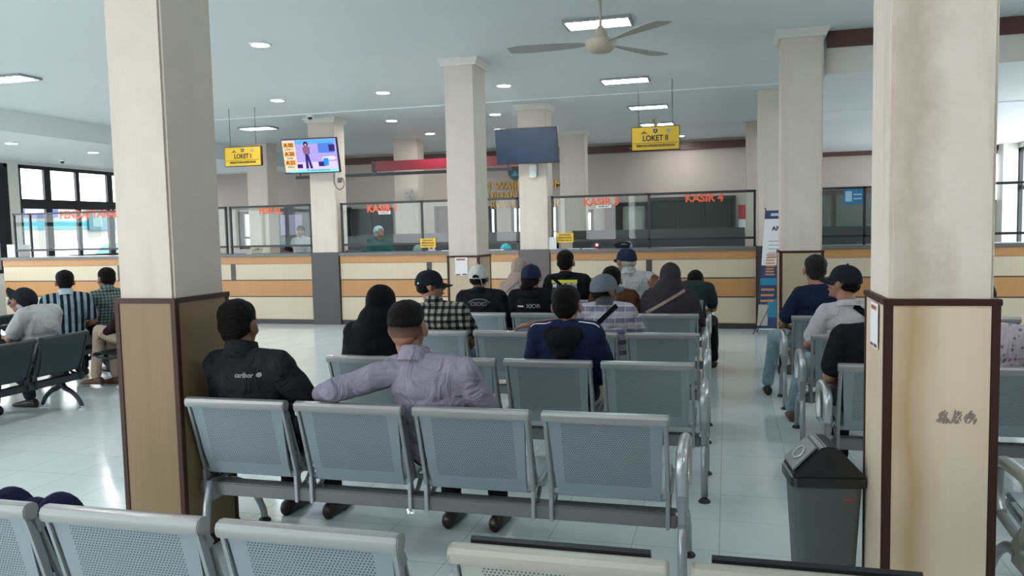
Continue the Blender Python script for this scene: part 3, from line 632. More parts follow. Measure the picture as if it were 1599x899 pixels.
loket('yellow hanging sign reading LOKET I above the left counter', -7.235, 11, 2.645, .625, .283, 'LOKET I', 'PENDAFTARAN-PENETAPAN', .80)
loket('yellow hanging sign reading LOKET II above the right counter', -.924, 11, 2.60, .625, .30, 'LOKET II', 'PEMBAYARAN-PENGESAHAN-PENYERAHAN', .56)

# ------------------------------------------------------------------ ceiling lights, fans, cameras
E_DL = emis('downlight_glow', (1.0, .965, .93), DL_E); E_FL = emis('fluorescent_glow', (.85, .98, 1.0), FL_E)
def downlight(label, x, y, z=CZ):
    t = thing('ceiling_downlight', label, 'ceiling light', (x, y, z), 0, 'round ceiling downlights')
    bm = bmesh.new(); lathe(bm, [(.088, -.0005), (.115, -.0005), (.112, -.012), (.098, -.016), (.088, -.010)], 28); finish('bezel', bm, M_WHITE, t, smooth=True)
    bm = bmesh.new(); lathe(bm, [(0, -.002), (.090, -.002), (.088, -.011), (0, -.013)], 28); finish('diffuser', bm, E_DL, t)
for lb, x, y, z in (('large round downlight nearest the left pillar top', -4.64, 7.46, CZ), ('round downlight above the lit television', -6.34, 10.58, CZ), ('round downlight left of the middle pillar capital', -4.66, 10.56, CZ),
        ('round downlight behind the lit television pillar', -5.70, 13.25, CZ), ('round downlight above the back-office pillar', -5.75, 15.28, CZ), ('round downlight right of the middle pillar', -2.93, 10.67, CZ), ('small round downlight right of the middle pillar, above the dark television', -3.8, 13.24, CZ),
        ('round downlight beside the LOKET II sign', -.98, 18.0, CZ), ('small round downlight over the first cashier near the back wall', -6.9, 17.6, CZ), ('left soffit downlight nearest the picture edge', -11.6, 10.95, 3.2), ('left soffit downlight partly behind the nearest pillar', -11.6, 12.75, 3.2),
        ('bright downlight over the far right office', 3.1, 16.4, 3.1)):
    downlight(lb, x, y, z)
for lb, x, y in (('left column, over the floor beside the near left pillar', -4.64, 4.3), ('left column, nearest the rear opening', -4.64, 1.2), ('far-left column, level with the dark benches', -7.8, 4.3), ('far-left column, nearest the rear opening', -7.8, 1.2), ('centre column, behind the viewer', -1.2, -1.2),
        ('right column, beyond the near right pillar', 2.6, 5.6), ('right column, short of the near right pillar', 2.6, 1.6), ('left soffit, beside the dark benches', -12.3, 5.5)): downlight('round downlight out of view, '+lb, x, y, 3.2 if x < -11 else CZ)  # unseen downlights, put in for the light they give
def fluoro(label, x0, y0, lx=.64, ly=.34):
    t = thing('ceiling_fluorescent', label, 'ceiling light', (x0, y0, CZ), 0, 'rectangular louvred ceiling lights')
    r = .022
    finish('housing', B((0, lx, 0, r, -.03, -.0005), (0, lx, ly-r, ly, -.03, -.0005), (0, r, r, ly-r, -.03, -.0005), (lx-r, lx, r, ly-r, -.03, -.0005)), M_ALU, t)
    finish('reflector', B((r, lx-r, r, ly-r, -.006, -.001)), mat('pale_blue_reflector', (.45, .62, .68), rough=.15, metal=.7), t)
    for k in (1, 2, 3):
        bm = bmesh.new(); tube(bm, [(r+.01, ly*k/4, -.017), (lx-r-.01, ly*k/4, -.017)], .008, 8); finish('tube', bm, E_FL, t)
    finish('louvre', B(*[(lx*k/7-.002, lx*k/7+.002, r, ly-r, -.03, -.008) for k in range(1, 7)]), M_CHR, t)
for lb, x, y in (('rectangular ceiling light behind the near ceiling fan', -1.5, 7.58), ('second rectangular ceiling light beyond the near ceiling fan', -1.62, 10.68), ('third rectangular ceiling light above the LOKET II sign', -1.55, 13.2), ('farthest rectangular ceiling light behind the LOKET II sign', -1.6, 15.5),
        ('rectangular ceiling light above the LOKET I sign', -8.6, 12.95), ('rectangular ceiling light cut by the left picture edge', -8.68, 7.75)): fluoro(lb, x, y)
for lb, x, y in (('above the second-row bench', -1.5, 4.4), ('above the nearest bench', -1.5, 1.2), ('above the dark benches', -8.6, 4.4), ('left of the nearest bench', -8.6, 1.2), ('added to light the right bay behind the near right pillar', 2.1, 6.4), ('added to light the right bay beside the near right pillar', 1.9, 3.4), ('added to light the right bay, nearest the viewer', 1.9, .6)): fluoro('rectangular ceiling light out of view '+lb, x, y)  # unseen fittings put in for light; right-bay ones only brighten that side
M_FAN = mat('aged_cream_plastic', (.46, .41, .32), rough=.4); M_BLADE = mat('grey_fan_blade', (.40, .40, .38), rough=.5)
def fan(label, x, y, z, R, angs):
    t = thing('ceiling_fan', label, 'ceiling fan', (x, y, z))
    bm = bmesh.new(); lathe(bm, [(0, CZ-z-.001), (.06, CZ-z-.001), (.065, CZ-z-.06), (.03, CZ-z-.13), (.013, CZ-z-.16), (0, CZ-z-.16)], 20); finish('canopy', bm, M_FAN, t, auto=.7)
    bm = bmesh.new(); tube(bm, [(0, 0, .10), (0, 0, CZ-z-.15)], .011, 10); finish('down_rod', bm, M_FAN, t, smooth=True)
    bm = bmesh.new(); lathe(bm, [(0, -.085), (.04, -.085), (.085, -.075), (.118, -.04), (.125, -.005), (.125, .012), (.07, .016), (.062, .03), (.05, .07), (.028, .11), (.012, .135), (0, .135)], 28); finish('motor_housing', bm, M_FAN, t, auto=.8)
    for a in angs:
        bm = bmesh.new(); ca, sa = math.cos(a), math.sin(a)
        rings = []
        for k in range(9):
            s = k/8; r = .11+(R-.11)*s; wv = .035+.065*math.sin(min(1, s*1.15)*PI*.5) if s > .12 else .022; wv *= 1 if s < .95 else .75; tw = .18-.10*s
            rings.append([(r*ca-o_*wv*sa*1.0, r*sa+o_*wv*ca, o_*wv*math.tan(tw)+dz-.01) for o_, dz in ((-1, -.002), (1, -.002), (1, .003), (-1, .003))])
        loft(bm, rings); finish('blade', bm, M_BLADE, t)
fan('cream ceiling fan hanging near the top of the picture', -.972, 6.5, 3.05, .76, [PI+.02, PI+.02+2*PI/3+.25, PI+.02-2*PI/3-.1])
fan('small cream ceiling fan behind the LOKET II sign', -1.25, 15.0, 3.05, .6, [.4, .4+2*PI/3, .4-2*PI/3])
def dome(label, x, y, z):
    t = thing('dome_camera', label, 'camera', (x, y, z)); bm = bmesh.new(); lathe(bm, [(0, 0), (.06, 0), (.06, -.03), (.05, -.04), (0, -.04)], 18); finish('camera_base', bm, M_WHITE, t, auto=.6)
    bm = bmesh.new(); lathe(bm, [(.04, -.04), (.038, -.06), (.02, -.075), (0, -.08)], 14); finish('camera_dome', bm, M_BLK, t, smooth=True)
dome('white dome camera on the left soffit above the windows', -13.2, 13.65, 3.2)
dome('white dome camera on the ceiling above the lit television', -6.66, 12.1, CZ)
dome('white dome camera left of the small far pillar capital', -3.35, 15.6, CZ)

# ------------------------------------------------------------------ banner
t = thing('x_banner', 'narrow information banner leaning at the right end of the counter', 'banner', (.72, 11.92, 0)); t.rotation_euler = (0, 0, 0)
def lean(bm):
    for v in bm.verts: v.co.y += .10*v.co.z/1.8; v.co.x = v.co.x + .0*v.co.z
    return bm
def bpatch(n, x0, x1, z0, z1, m, k=0):
    sl = lambda z: -.31+.12*z/1.76
    bm = bmesh.new(); e = -.002*k
    vs = [(sl(z0)+x0, e, z0), (sl(z0)+x1, e, z0), (sl(z1)+x1, e, z1), (sl(z1)+x0, e, z1)]
    loft(bm, [vs, [(a, b-.002, c) for a, b, c in vs]]); return finish(n, lean(bm), m, t)
M_BNV = mat('banner_navy', (.025, .05, .13), rough=.5); M_BTL = mat('banner_blue', (.02, .22, .38), rough=.5); M_BOR = mat('banner_orange', (.60, .26, .12), rough=.5)
bpatch('sheet', 0, .62, .06, 1.76, M_PAPER); bpatch('header', 0, .62, 1.64, 1.76, M_BNV, 1); bpatch('header_text', .08, .3, 1.68, 1.72, mat('pale_blue_ink', (.45, .55, .7)), 2)
bpatch('lower_field', 0, .62, .08, .98, M_BNV, 1); bpatch('blue_strip', 0, .62, .70, .80, M_BTL, 2)
bpatch('blue_shape', .12, .62, .24, .50, M_BTL, 2); bpatch('pale_shape', .0, .14, .12, .42, mat('banner_pale', (.5, .45, .42)), 2)
for i in range(8): bpatch('text_line', .06, .19-.01*(i % 3), .84+.04*i-.0, .862+.04*i, M_BOR, 3)
for i in range(3): bpatch('text_line', .02, .2, .46+.08*i, .49+.08*i, M_BOR, 3)
for i in range(5): bpatch('text_line', .08, .42, 1.10+.055*i, 1.108+.055*i, mat('grey_ink', (.2, .22, .3)), 1)
bm = text_bm('APA SIH', .085, thick=.03)
for v in bm.verts: v.co += Vector((-.31+.12*1.5/1.76+.26, -.006, 1.50))
finish('title', lean(bm), mat('banner_ink', (.02, .02, .10)), t)
bm = bmesh.new(); tube(bm, [(-.31, .0, .02), (.15, .06, 1.0), (.40, .12, 1.80)], .008, 6); tube(bm, [(.31, .0, .02), (0, .12, 1.0), (-.19, .11, 1.80)], .008, 6); tube(bm, [(0, .12, 1.0), (0, .34, .01)], .008, 6); finish('stand', bm, M_BLK, t)
bm = bmesh.new(); tube(bm, [(-.31, .02, .1), (-.36, -.12, .01)], .007, 6); finish('foot', bm, M_BLK, t)

# ------------------------------------------------------------------ steel waiting benches
PW, SW = .585, .525          # seat pitch and seat width
BM = {}
def part(key, name, build, m, parent, loc=(0, 0, 0), **k):
    """one mesh per key, shared by every bench that needs it"""
    if key not in BM:
        bm = bmesh.new(); build(bm); o = finish(name, bm, m, parent, **k); BM[key] = o.data
    else:
        o = bpy.data.objects.new(name, BM[key]); C.objects.link(o); o.parent = parent
    o.location = loc; return o
BACK = [(-.002, .765), (.010, .735), (.030, .66), (.052, .57), (.070, .50), (.086, .455), (.100, .425), (.104, .408)]
def b_panel(bm):
    n = len(BACK)
    for i in range(n-1):
        (y0, z0), (y1, z1) = BACK[i], BACK[i+1]
    t = .0025; f = []
    pts = [(y-t, z) for y, z in BACK]+[(y+t, z) for y, z in BACK[::-1]]
    rings = []
    for s in (0, 1):
        r = []
        for y, z in pts:
            ins = .02+.022*(1-(z-.40)/.37); r.append((ins if s == 0 else SW-ins, y, z))
        rings.append(r)
    loft(bm, rings)
    for x0, x1 in ((.02, .055), (SW-.055, SW-.02)):     # stiffened side folds
        loft(bm, [[(x0+(.022*(1-(z-.40)/.37))*(1 if x0 < .1 else -1), y+.004, z) for y, z in BACK]+[(x0+(.022*(1-(z-.40)/.37))*(1 if x0 < .1 else -1), y+.012, z) for y, z in BACK[::-1]],
                  [(x1+(.022*(1-(z-.40)/.37))*(1 if x0 < .1 else -1), y+.004, z) for y, z in BACK]+[(x1+(.022*(1-(z-.40)/.37))*(1 if x0 < .1 else -1), y+.012, z) for y, z in BACK[::-1]]])
RAILP = [(-.014, .757), (-.020, .768), (-.020, .785), (-.013, .797), (.002, .802), (.020, .800), (.032, .792), (.036, .778), (.030, .766), (.022, .768), (.024, .780), (.014, .788), (.0, .788), (-.008, .780), (-.010, .757)]
def b_rail(bm): prism(bm, RAILP, 0, SW)
def b_railend(bm):
    prism(bm, [(-.014, .757), (-.020, .768), (-.020, .785), (-.013, .797), (.002, .802), (.020, .800), (.032, .792), (.036, .778), (.030, .757), (.01, .748)], 0, .010)
def b_side(bm):
    prism(bm, band([(.004, .77), (.035, .66), (.075, .52), (.105, .42), (.125, .34)], [.03, .026, .024, .026, .034]), 0, .017)
    prism(bm, [(.085, .42), (.115, .42), (.112, .30), (.088, .285)], 0, .017)
    prism(bm, band([(.045, .72), (.085, .60), (.125, .50), (.165, .43), (.30, .385), (.46, .40), (.52, .425)], [.012, .018, .018, .022, .026, .022, .014]), 0, .017)
    prism(bm, band([(.008, .765), (.05, .705)], .03), 0, .017)
    prism(bm, band([(.075, .545), (.118, .508)], .014), 0, .017)
    prism(bm, band([(.108, .42), (.16, .43)], .016), 0, .017)
    prism(bm, band([(.125, .345), (.19, .36), (.24, .40)], .02), 0, .017)
SEAT = [(.112, .405), (.104, .418), (.112, .430), (.135, .432), (.20, .425), (.30, .425), (.42, .440), (.49, .450), (.525, .445), (.54, .425), (.54, .405)]
def b_seat(bm):
    t = .003; pts = [(y, z+t) for y, z in SEAT]+[(y, z-t) for y, z in SEAT[::-1]]
    prism(bm, pts, .018, SW-.018)
def b_pad(bm):
    prism(bm, [(.036, .79), (.034, .803), (.044, .810), (.060, .795), (.10, .70), (.13, .58), (.15, .50), (.10, .47), (.06, .60), (.035, .72)], .04, SW-.04)
def b_seatpad(bm): prism(bm, [(.13, .436), (.13, .47), (.3, .46), (.48, .48), (.53, .47), (.53, .45), (.48, .453), (.3, .432)], .03, SW-.03)
def arm_b(bm):
    P = smoothpath([(0, .075, .40), (0, .045, .50), (0, .035, .57), (0, .06, .615), (0, .12, .63), (0, .24, .628), (0, .35, .62), (0, .41, .59), (0, .43, .53), (0, .415, .46), (0, .38, .405)], 4)
    tube(bm, P, .025, 14, flat=1.05); tube(bm, [(0, .08, .40), (0, .20, .385), (0, .38, .405)], .018, 10)
def plate_b(bm):
    prism(bm, [(.03, .46), (.10, .455), (.19, .37), (.19, .28), (.06, .28), (.03, .34)], -.018, .018)
def bolt_b(bm):
    for y, z in ((.068, .43), (.062, .37)):
        for s in (-1, 1): tube(bm, [(s*.018, y, z), (s*.026, y, z)], .009, 8)
def rear_b(bm): tube(bm, [(0, .075, .37), (0, .045, .25), (0, .01, .03)], .02, 12)
def front_b(bm): tube(bm, smoothpath([(0, .15, .33), (0, .30, .30), (0, .44, .20), (0, .52, .08), (0, .535, .025)], 4), [.021]*5+[.020]*6+[.018]*6, 12)
def glide(y):
    def f(bm): lathe(bm, [(0, 0), (.034, 0), (.034, .008), (.024, .018), (.014, .024), (.012, .04), (0, .04)], 16, (0, y, 0))
    return f
def cast_b(s):
    def f(bm):
        P = smoothpath([(0, .25, .30), (0, .25+s*.03, .22), (0, .25+s*.12, .17), (0, .25+s*.19, .10), (0, .25+s*.225, .03)], 3)
        tube(bm, P, [.03-.013*i/(len(P)-1) for i in range(len(P))], 10)
    return f
def bench(label, loc, rz=0, n=4, arms=(0, 1), kind='silver', zs=1.0, group='rows of steel waiting benches', pads=()):
    mp, mr, ms = {'silver': (M_BSILV, M_RAIL, M_ALU), 'cream': (M_BCRM, M_RAILC, M_ALU), 'dark': (M_BDRK, M_DRK, M_DRK)}[kind]
    t = thing('waiting_bench', label, 'bench', loc, rz, group); t.scale = (1, 1, zs)
    for i in range(n):
        x = i*PW
        b = part(kind+'p', 'backrest', b_panel, mp, t, (x, 0, 0), auto=.6)
        part(kind+'r', 'top_rail', b_rail, mr, b, auto=.5)
        part(kind+'re', 'rail_end', b_railend, mr, b, (-.004, 0, 0), bev=.003); part(kind+'re', 'rail_end', b_railend, mr, b, (SW-.006, 0, 0))
        s = part(kind+'s', 'seat', b_seat, mp, t, (x, 0, 0), auto=.6)
        part(kind+'f', 'side_frame', b_side, ms, t, (x+.002, 0, 0), bev=.0025); part(kind+'f', 'side_frame', b_side, ms, t, (x+SW-.019, 0, 0))
        if i in pads: part('pad', 'back_cushion', b_pad, M_PADB, b, auto=.6); part('spad', 'seat_cushion', b_seatpad, M_PADB, s, auto=.6)
    L = (n-1)*PW+SW
    part('%sbeam%d' % (kind, n), 'beam', lambda bm: box(bm, -.03, L+.03, .10, .185, .29, .355), M_BEAM if kind != 'dark' else M_DRK, t, bev=.006)
    if kind == 'dark':
        for x in (PW*.5, L-PW*.5+.2):
            for s in (-1, 1): part('cast%d' % s, 'leg', cast_b(s), M_DRK, t, (x, 0, 0), smooth=True); part('dgl%d' % s, 'foot_glide', glide(.25+s*.225), M_CHR, t, (x, 0, 0))
            part('dsup', 'support', lambda bm: box(bm, -.03, .03, .17, .33, .27, .40), M_DRK, t, (x, 0, 0), bev=.008)
        return t
    for e, x in ((0, -.052), (1, L+.052)):
        if arms[e]:
            part('arm', 'armrest', arm_b, M_CHR, t, (x, 0, 0), smooth=True); j = part('plate', 'joint_plate', plate_b, M_ALU, t, (x, 0, 0), bev=.006); part('bolt', 'bolt', bolt_b, M_CHR, j)
            lx = x
        else: lx = x+.10; part('plate2', 'joint_plate', lambda bm: box(bm, -.02, .02, .06, .2, .27, .37), M_ALU, t, (lx, 0, 0), bev=.006)
        for nm, bf, gy in (('rear_leg', rear_b, .008), ('front_leg', front_b, .536)):
            l = part(nm, 'leg', bf, M_CHR if arms[e] else M_ALU, t, (lx, 0, 0), smooth=True); part(nm+'g', 'foot_glide', glide(gy), M_RUB, l)
    return t
bench('nearest grey perforated bench at the lower left, tops cut by the picture bottom', (-3.09, 1.842, 0), arms=(0, 0))
bench('cream perforated bench with black cushions at the bottom centre', (-.66, 1.815, 0), n=3, arms=(1, 1), kind='cream', pads=(0, 1, 2))
bench('whole four-seat grey bench in the second row, under the lavender sleeve', (-2.513, 3.265, 0))
bench('four-seat bench behind the navy track jacket, two rows from the viewer', (-2.458, 4.57, 0))
bench('four-seat bench carrying the checked shirt and the striped purple shirt', (-2.473, 5.846, 0))
bench('four-seat bench carrying the white cap and the dark grey headscarf', (-2.521, 7.149, 0))
bench('four-seat bench with the beige headscarf, mostly hidden by sitters', (-2.52, 8.46, 0))
bench('farthest bench of the middle block, hidden behind the sitters', (-2.52, 9.76, 0))
bench('right-hand bench with the black T-shirt sitter beside the near pillar', (.594, 4.66, 0), arms=(1, 0))
bench('right-hand bench under the white T-shirt sitter in the black cap', (.569, 5.89, 0), arms=(1, 0))
bench('right-hand bench under the navy T-shirt sitter with grey hair', (.527, 7.05, 0), arms=(1, 0))
bench('bench right of the near right pillar, only its arm and seat edge showing', (1.10, 3.12, 0), arms=(1, 0))
bench('dark bench at the left edge under the man in the white shirt', (-5.75, 3.84, 0), PI/2, kind='dark', zs=.9, group='dark benches on the left')
bench('dark bench under the sitter in beige trousers behind the near pillar', (-5.75, 6.72, 0), PI/2, n=2, kind='dark', zs=.9, group='dark benches on the left')
bench('dark bench under the blue striped shirt', (-6.85, 5.45, 0), PI/2, kind='dark', zs=.93, group='dark benches on the left')
bench('dark bench farther left behind the man in the white shirt', (-7.75, 5.5, 0), PI/2, kind='dark', zs=.93, group='dark benches on the left')

# ------------------------------------------------------------------ litter bin and bag
def bin_():
    t = thing('litter_bin', 'grey plastic litter bin with a black swing lid beside the near right pillar', 'bin', (.395, 3.58, 0), .0)
    def rr(hx, hy, z, r=.03, n=4):
        out = []
        for sx, sy, a0 in ((1, 1, 0), (-1, 1, PI/2), (-1, -1, PI), (1, -1, 1.5*PI)):
            for k in range(n+1): a = a0+PI/2*k/n; out.append((sx*(hx-r)+r*math.cos(a), sy*(hy-r)+r*math.sin(a), z))
        return out
    bm = bmesh.new(); loft(bm, [rr(.110, .085, 0), rr(.113, .088, .02), rr(.138, .108, .50), rr(.138, .108, .51)]); finish('bin_body', bm, mat('grey_bin_plastic', (.085, .10, .105), rough=.45), t, auto=.7)
    bm = bmesh.new(); loft(bm, [rr(.146, .116, .475), rr(.152, .122, .478), rr(.152, .122, .515), rr(.140, .110, .522)]); finish('bin_rim', bm, M_BLK, t, auto=.7)
    bm = bmesh.new(); prism(bm, [(-.145, .515), (-.135, .535), (-.035, .638), (-.015, .648), (.02, .645), (.045, .63), (.145, .525), (.145, .515)], -.112, .112, 'y'); l = finish('lid', bm, M_BLK, t, bev=.006)
    bm = bmesh.new(); P = [(-.138, .540), (-.044, .636)]; d = Vector((P[1][0]-P[0][0], P[1][1]-P[0][1])).normalized(); nrm = Vector((-d.y, d.x))
    prism(bm, [(P[0][0], P[0][1]), (P[1][0], P[1][1]), (P[1][0]+nrm.x*.008, P[1][1]+nrm.y*.008), (P[0][0]+nrm.x*.008, P[0][1]+nrm.y*.008)], -.095, .095, 'y')
    fl = finish('swing_flap', bm, mat('grey_flap_plastic', (.16, .18, .185), rough=.3), l, bev=.003)
    c = Vector(((P[0][0]+P[1][0])/2+nrm.x*.010, 0, (P[0][1]+P[1][1])/2+nrm.y*.010)); bm = bmesh.new()
    tube(bm, [(c.x+d.x*.03*math.cos(a), .045*math.sin(a), c.z+d.y*.03*math.cos(a)) for a in [k*PI/8 for k in range(17)]], .005, 6); finish('flap_ring', bm, M_CHR, fl, smooth=True)
    finish('red_label', B((.06, .10, -.107, -.098, .42, .428)), mat('poster_red', (.48, .05, .05)), t)
    t.rotation_euler = (0, 0, .12)
bin_()
t = thing('backpack', 'dark navy bag on the nearest bench, its rounded top above the backrests', 'bag', (-2.27, 2.14, .435))
bm = bmesh.new()
for x, z, r in ((-.105, .18, .085), (.0, .15, .08), (.10, .175, .082)):
    m4 = Matrix.Translation((x, 0, z-.02)) @ Matrix.Diagonal((r/.1*.1*1.15, .085, .135, 1)); bmesh.ops.create_uvsphere(bm, u_segments=20, v_segments=14, radius=1, matrix=m4)
mb = Matrix.Translation((0, 0, .11)) @ Matrix.Diagonal((.17, .085, .105, 1)); bmesh.ops.create_uvsphere(bm, u_segments=20, v_segments=14, radius=1, matrix=mb)
M_BAG = cloth('navy_bag_fabric', (.012, .014, .045)); finish('bag_body', bm, M_BAG, t, smooth=True)
finish('front_pocket', B((-.09, .09, -.095, -.070, .04, .14)), M_BAG, t, bev=.01)

# ------------------------------------------------------------------ people
ICO = {}
def ico(sub=3):
    if sub not in ICO:
        bm = bmesh.new(); bmesh.ops.create_icosphere(bm, subdivisions=sub, radius=1); ICO[sub] = ([v.co.copy() for v in bm.verts], [[v.index for v in f.verts] for f in bm.faces]); bm.free()
    return ICO[sub]
class Prims:
    def __init__(s): s.V, s.F = [], []
    def ell(s, c, r, M=None, rot=None):
        vs, fs = ico(3); o = len(s.V); c = Vector(c); r = (r, r, r) if isinstance(r, (int, float)) else r
        for v in vs:
            p = Vector((v.x*r[0], v.y*r[1], v.z*r[2]))
            if rot: p = rot @ p
            p += c; s.V.append(M @ p if M else p)
        s.F += [[i+o for i in f] for f in fs]; return s
    def cap(s, p, q, r1, r2, M=None):
        p, q = Vector(p), Vector(q)
        if M: p, q = M @ p, M @ q
        s.ell(p, r1); s.ell(q, r2); d = (q-p); 
        if d.length < 1e-5: return s
        d.normalize(); ref = Vector((1, 0, 0)) if abs(d.x) < .9 else Vector((0, 1, 0)); a = (ref-d*ref.dot(d)).normalized(); b = d.cross(a); o = len(s.V); n = 16
        for c, r in ((p, r1), (q, r2)):
            for k in range(n): t = 2*PI*k/n; s.V.append(c+(a*math.cos(t)+b*math.sin(t))*r)
        for k in range(n): j = (k+1) % n; s.F.append([o+k, o+j, o+n+j, o+n+k])
        s.F.append([o+k for k in range(n)][::-1]); s.F.append([o+n+k for k in range(n)]); return s
def blob(name, P, m, parent, vox=.009, sm=4, disp=0, dscale=9, cut=None):
    me = bpy.data.meshes.new('tmp'); me.from_pydata([tuple(v) for v in P.V], [], P.F); me.update()
    bm = bmesh.new(); bm.from_mesh(me); bmesh.ops.recalc_face_normals(bm, faces=bm.faces); bm.to_mesh(me); bm.free()
    o = bpy.data.objects.new('tmp', me); C.objects.link(o)
    r = o.modifiers.new('r', 'REMESH'); r.mode = 'VOXEL'; r.voxel_size = vox
    s = o.modifiers.new('s', 'SMOOTH'); s.factor = .5; s.iterations = sm
    dg = bpy.context.evaluated_depsgraph_get(); dg.update(); out = bpy.data.meshes.new_from_object(o.evaluated_get(dg))
    bpy.data.objects.remove(o); bpy.data.meshes.remove(me)
    if disp:
        nn = [v.normal.copy() for v in out.vertices]
        for v, n in zip(out.vertices, nn):
            c = v.co; q = Vector((c.x*dscale, c.y*dscale, c.z*dscale*.7)); v.co = c + n*(disp*(noise.noise(q)+.5*noise.noise(q*2.1+Vector((5, 1, 2)))))
    for p in out.polygons: p.use_smooth = True
    out.materials.clear(); out.materials.append(m); out.name = name
    o = bpy.data.objects.new(name, out); C.objects.link(o); o.parent = parent; return o
def tree(o):
    me = o.data; return BVHTree.FromPolygons([v.co for v in me.vertices], [tuple(p.vertices) for p in me.polygons])
def project(bm, tr, back=True, off=.003):
    """lay a flat decal (drawn in the XZ plane) onto the cloth"""
    for v in bm.verts:
        x, y, z = v.co; h = tr.ray_cast(Vector((x, -1 if back else 1.6, z)), Vector((0, 1 if back else -1, 0)))
        v.co.y = (h[0].y if h[0] else .1) + (-off if back else off) + y*.3
    return bm
def strap(name, parent, tr, a, b, wd, m, both=True, off=.004):
    a, b = Vector(a), Vector(b); d = (b-a).normalized(); n = Vector((-d.y, d.x)); K = 18
    bm = bmesh.new()
    for back in ((True, False) if both else (True,)):
        rings = []
        for k in range(K+1):
            c = a.lerp(b, k/K); r = []
            for s in (-1, 1):
                p = c+n*s*wd/2; h = tr.ray_cast(Vector((p.x, -1 if back else 1.6, p.y)), Vector((0, 1 if back else -1, 0)))
                if h[0] is None: r = None; break
                r.append((p.x, h[0].y, p.y))
            if r: 
                s_ = -1 if back else 1; rings.append([(r[0][0], r[0][1]+s_*off, r[0][2]), (r[1][0], r[1][1]+s_*off, r[1][2]), (r[1][0], r[1][1]+s_*(off-.006), r[1][2]), (r[0][0], r[0][1]+s_*(off-.006), r[0][2])])
        if len(rings) > 2: loft(bm, rings)
    return finish(name, bm, m, parent)
def head_prims(P, H, fat=1.0):
    P.ell((0, -.012, .030), (.074*fat, .092, .086), H).ell((0, .024, -.020), (.060*fat, .062, .086), H).ell((0, .034, -.066), (.047*fat, .048, .040), H).ell((0, .072, -.090), (.020, .015, .016), H)
    P.cap((0, .084, .014), (0, .104, -.020), .009, .013, H).cap((-.012, .090, -.026), (.012, .090, -.026), .008, .008, H).cap((-.032, .074, .030), (.032, .074, .030), .012, .012, H)
    P.ell((0, -.055, -.010), (.058, .042, .058), H).cap((-.012, .087, -.055), (.012, .087, -.055), .008, .008, H)
    for s in (-1, 1):
        P.ell((s*.036, .060, -.024), (.022, .022, .024), H); P.ell((s*.080*fat, -.004, -.004), (.010, .020, .032), H, Matrix.Rotation(-s*.35, 3, 'Z'))
def hand(P, wr, d, n, side, sc_=1.0, curl=.5):
    """palm, four fingers and a thumb; d = direction of the fingers, n = back of the hand"""
    wr, d, n = Vector(wr), Vector(d).normalized(), Vector(n); n = (n-d*n.dot(d)).normalized(); x = d.cross(n)*side
    pc = wr+d*.045*sc_
    for k in range(4): P.cap(wr+d*.012+x*(-.022+.0147*k)*.8, wr+d*.082*sc_+x*(-.030+.020*k), .014, .0115)
    for k, L in enumerate((.062, .072, .078, .070)):
        b = wr+d*.085*sc_+x*(-.031+.0207*k); a = curl*.9; m = b+(d*math.cos(a)-n*math.sin(a))*L*.5; e = m+(d*math.cos(a*2)-n*math.sin(a*2))*L*.42
        P.cap(b, m, .0095, .0085); P.cap(m, e, .0085, .007)
    b = wr+d*.03+x*.030; m = b+(d*.7+x*.7-n*.2).normalized()*.038; e = m+(d*.95+x*.2-n*.35).normalized()*.03; P.cap(b, m, .013, .010); P.cap(m, e, .010, .008)
def cap_hat(person, H, m, label=None, brim=True, rear=False, brim_m=None):
    bm = bmesh.new(); rings = []; n = 28
    for k in range(9):
        a = PI/2*k/8; rr = math.cos(a)**.8; z = .012+.112*math.sin(a)**.9
        rings.append([(.0885*rr*math.cos(2*PI*i/n), -.012+.108*rr*math.sin(2*PI*i/n), z) for i in range(n)] if k < 8 else [(.004*math.cos(2*PI*i/n), -.012+.004*math.sin(2*PI*i/n), .125) for i in range(n)])
    inner = [[(x*.95, (y+.012)*.95-.012, z-.003) for x, y, z in r] for r in rings][::-1]
    loft(bm, rings+inner, cap=False)
    bmesh.ops.create_icosphere(bm, subdivisions=2, radius=.008, matrix=Matrix.Translation((0, -.012, .127)))
    for v in bm.verts: v.co = H @ v.co
    o = finish('cap', bm, m, person, auto=.9)
    if label: o['label'] = label
    bm = bmesh.new(); tp, bt = [], []; N = 14
    sgn = -1 if rear else 1
    up_, dn = [], []
    for i in range(N+1):
        a = math.radians(90-62+124*i/N); x, y = math.cos(a), math.sin(a); tt = 1-abs(i-N/2)/(N/2); ex = .078*(tt**.45)
        for j in (0, .5, 1):
            pass
        inner_ = Vector((.085*x, sgn*(.104*y)-.012, .020-.006*(1-tt))); outer = Vector((.085*x*1.02, sgn*(.104*y+ex)-.012, .016-.020*(1-tt)*.8-.016*1))
        up_.append((inner_, outer))
    V = []
    for a_, b_ in up_: V.append([a_+Vector((0, 0, .003)), b_+Vector((0, 0, .003)), b_-Vector((0, 0, .002)), a_-Vector((0, 0, .002))])
    loft(bm, V)
    for v in bm.verts: v.co = H @ v.co
    if brim: finish('cap_brim', bm, brim_m or m, o, auto=.8)
    else: bm.free()
    return o
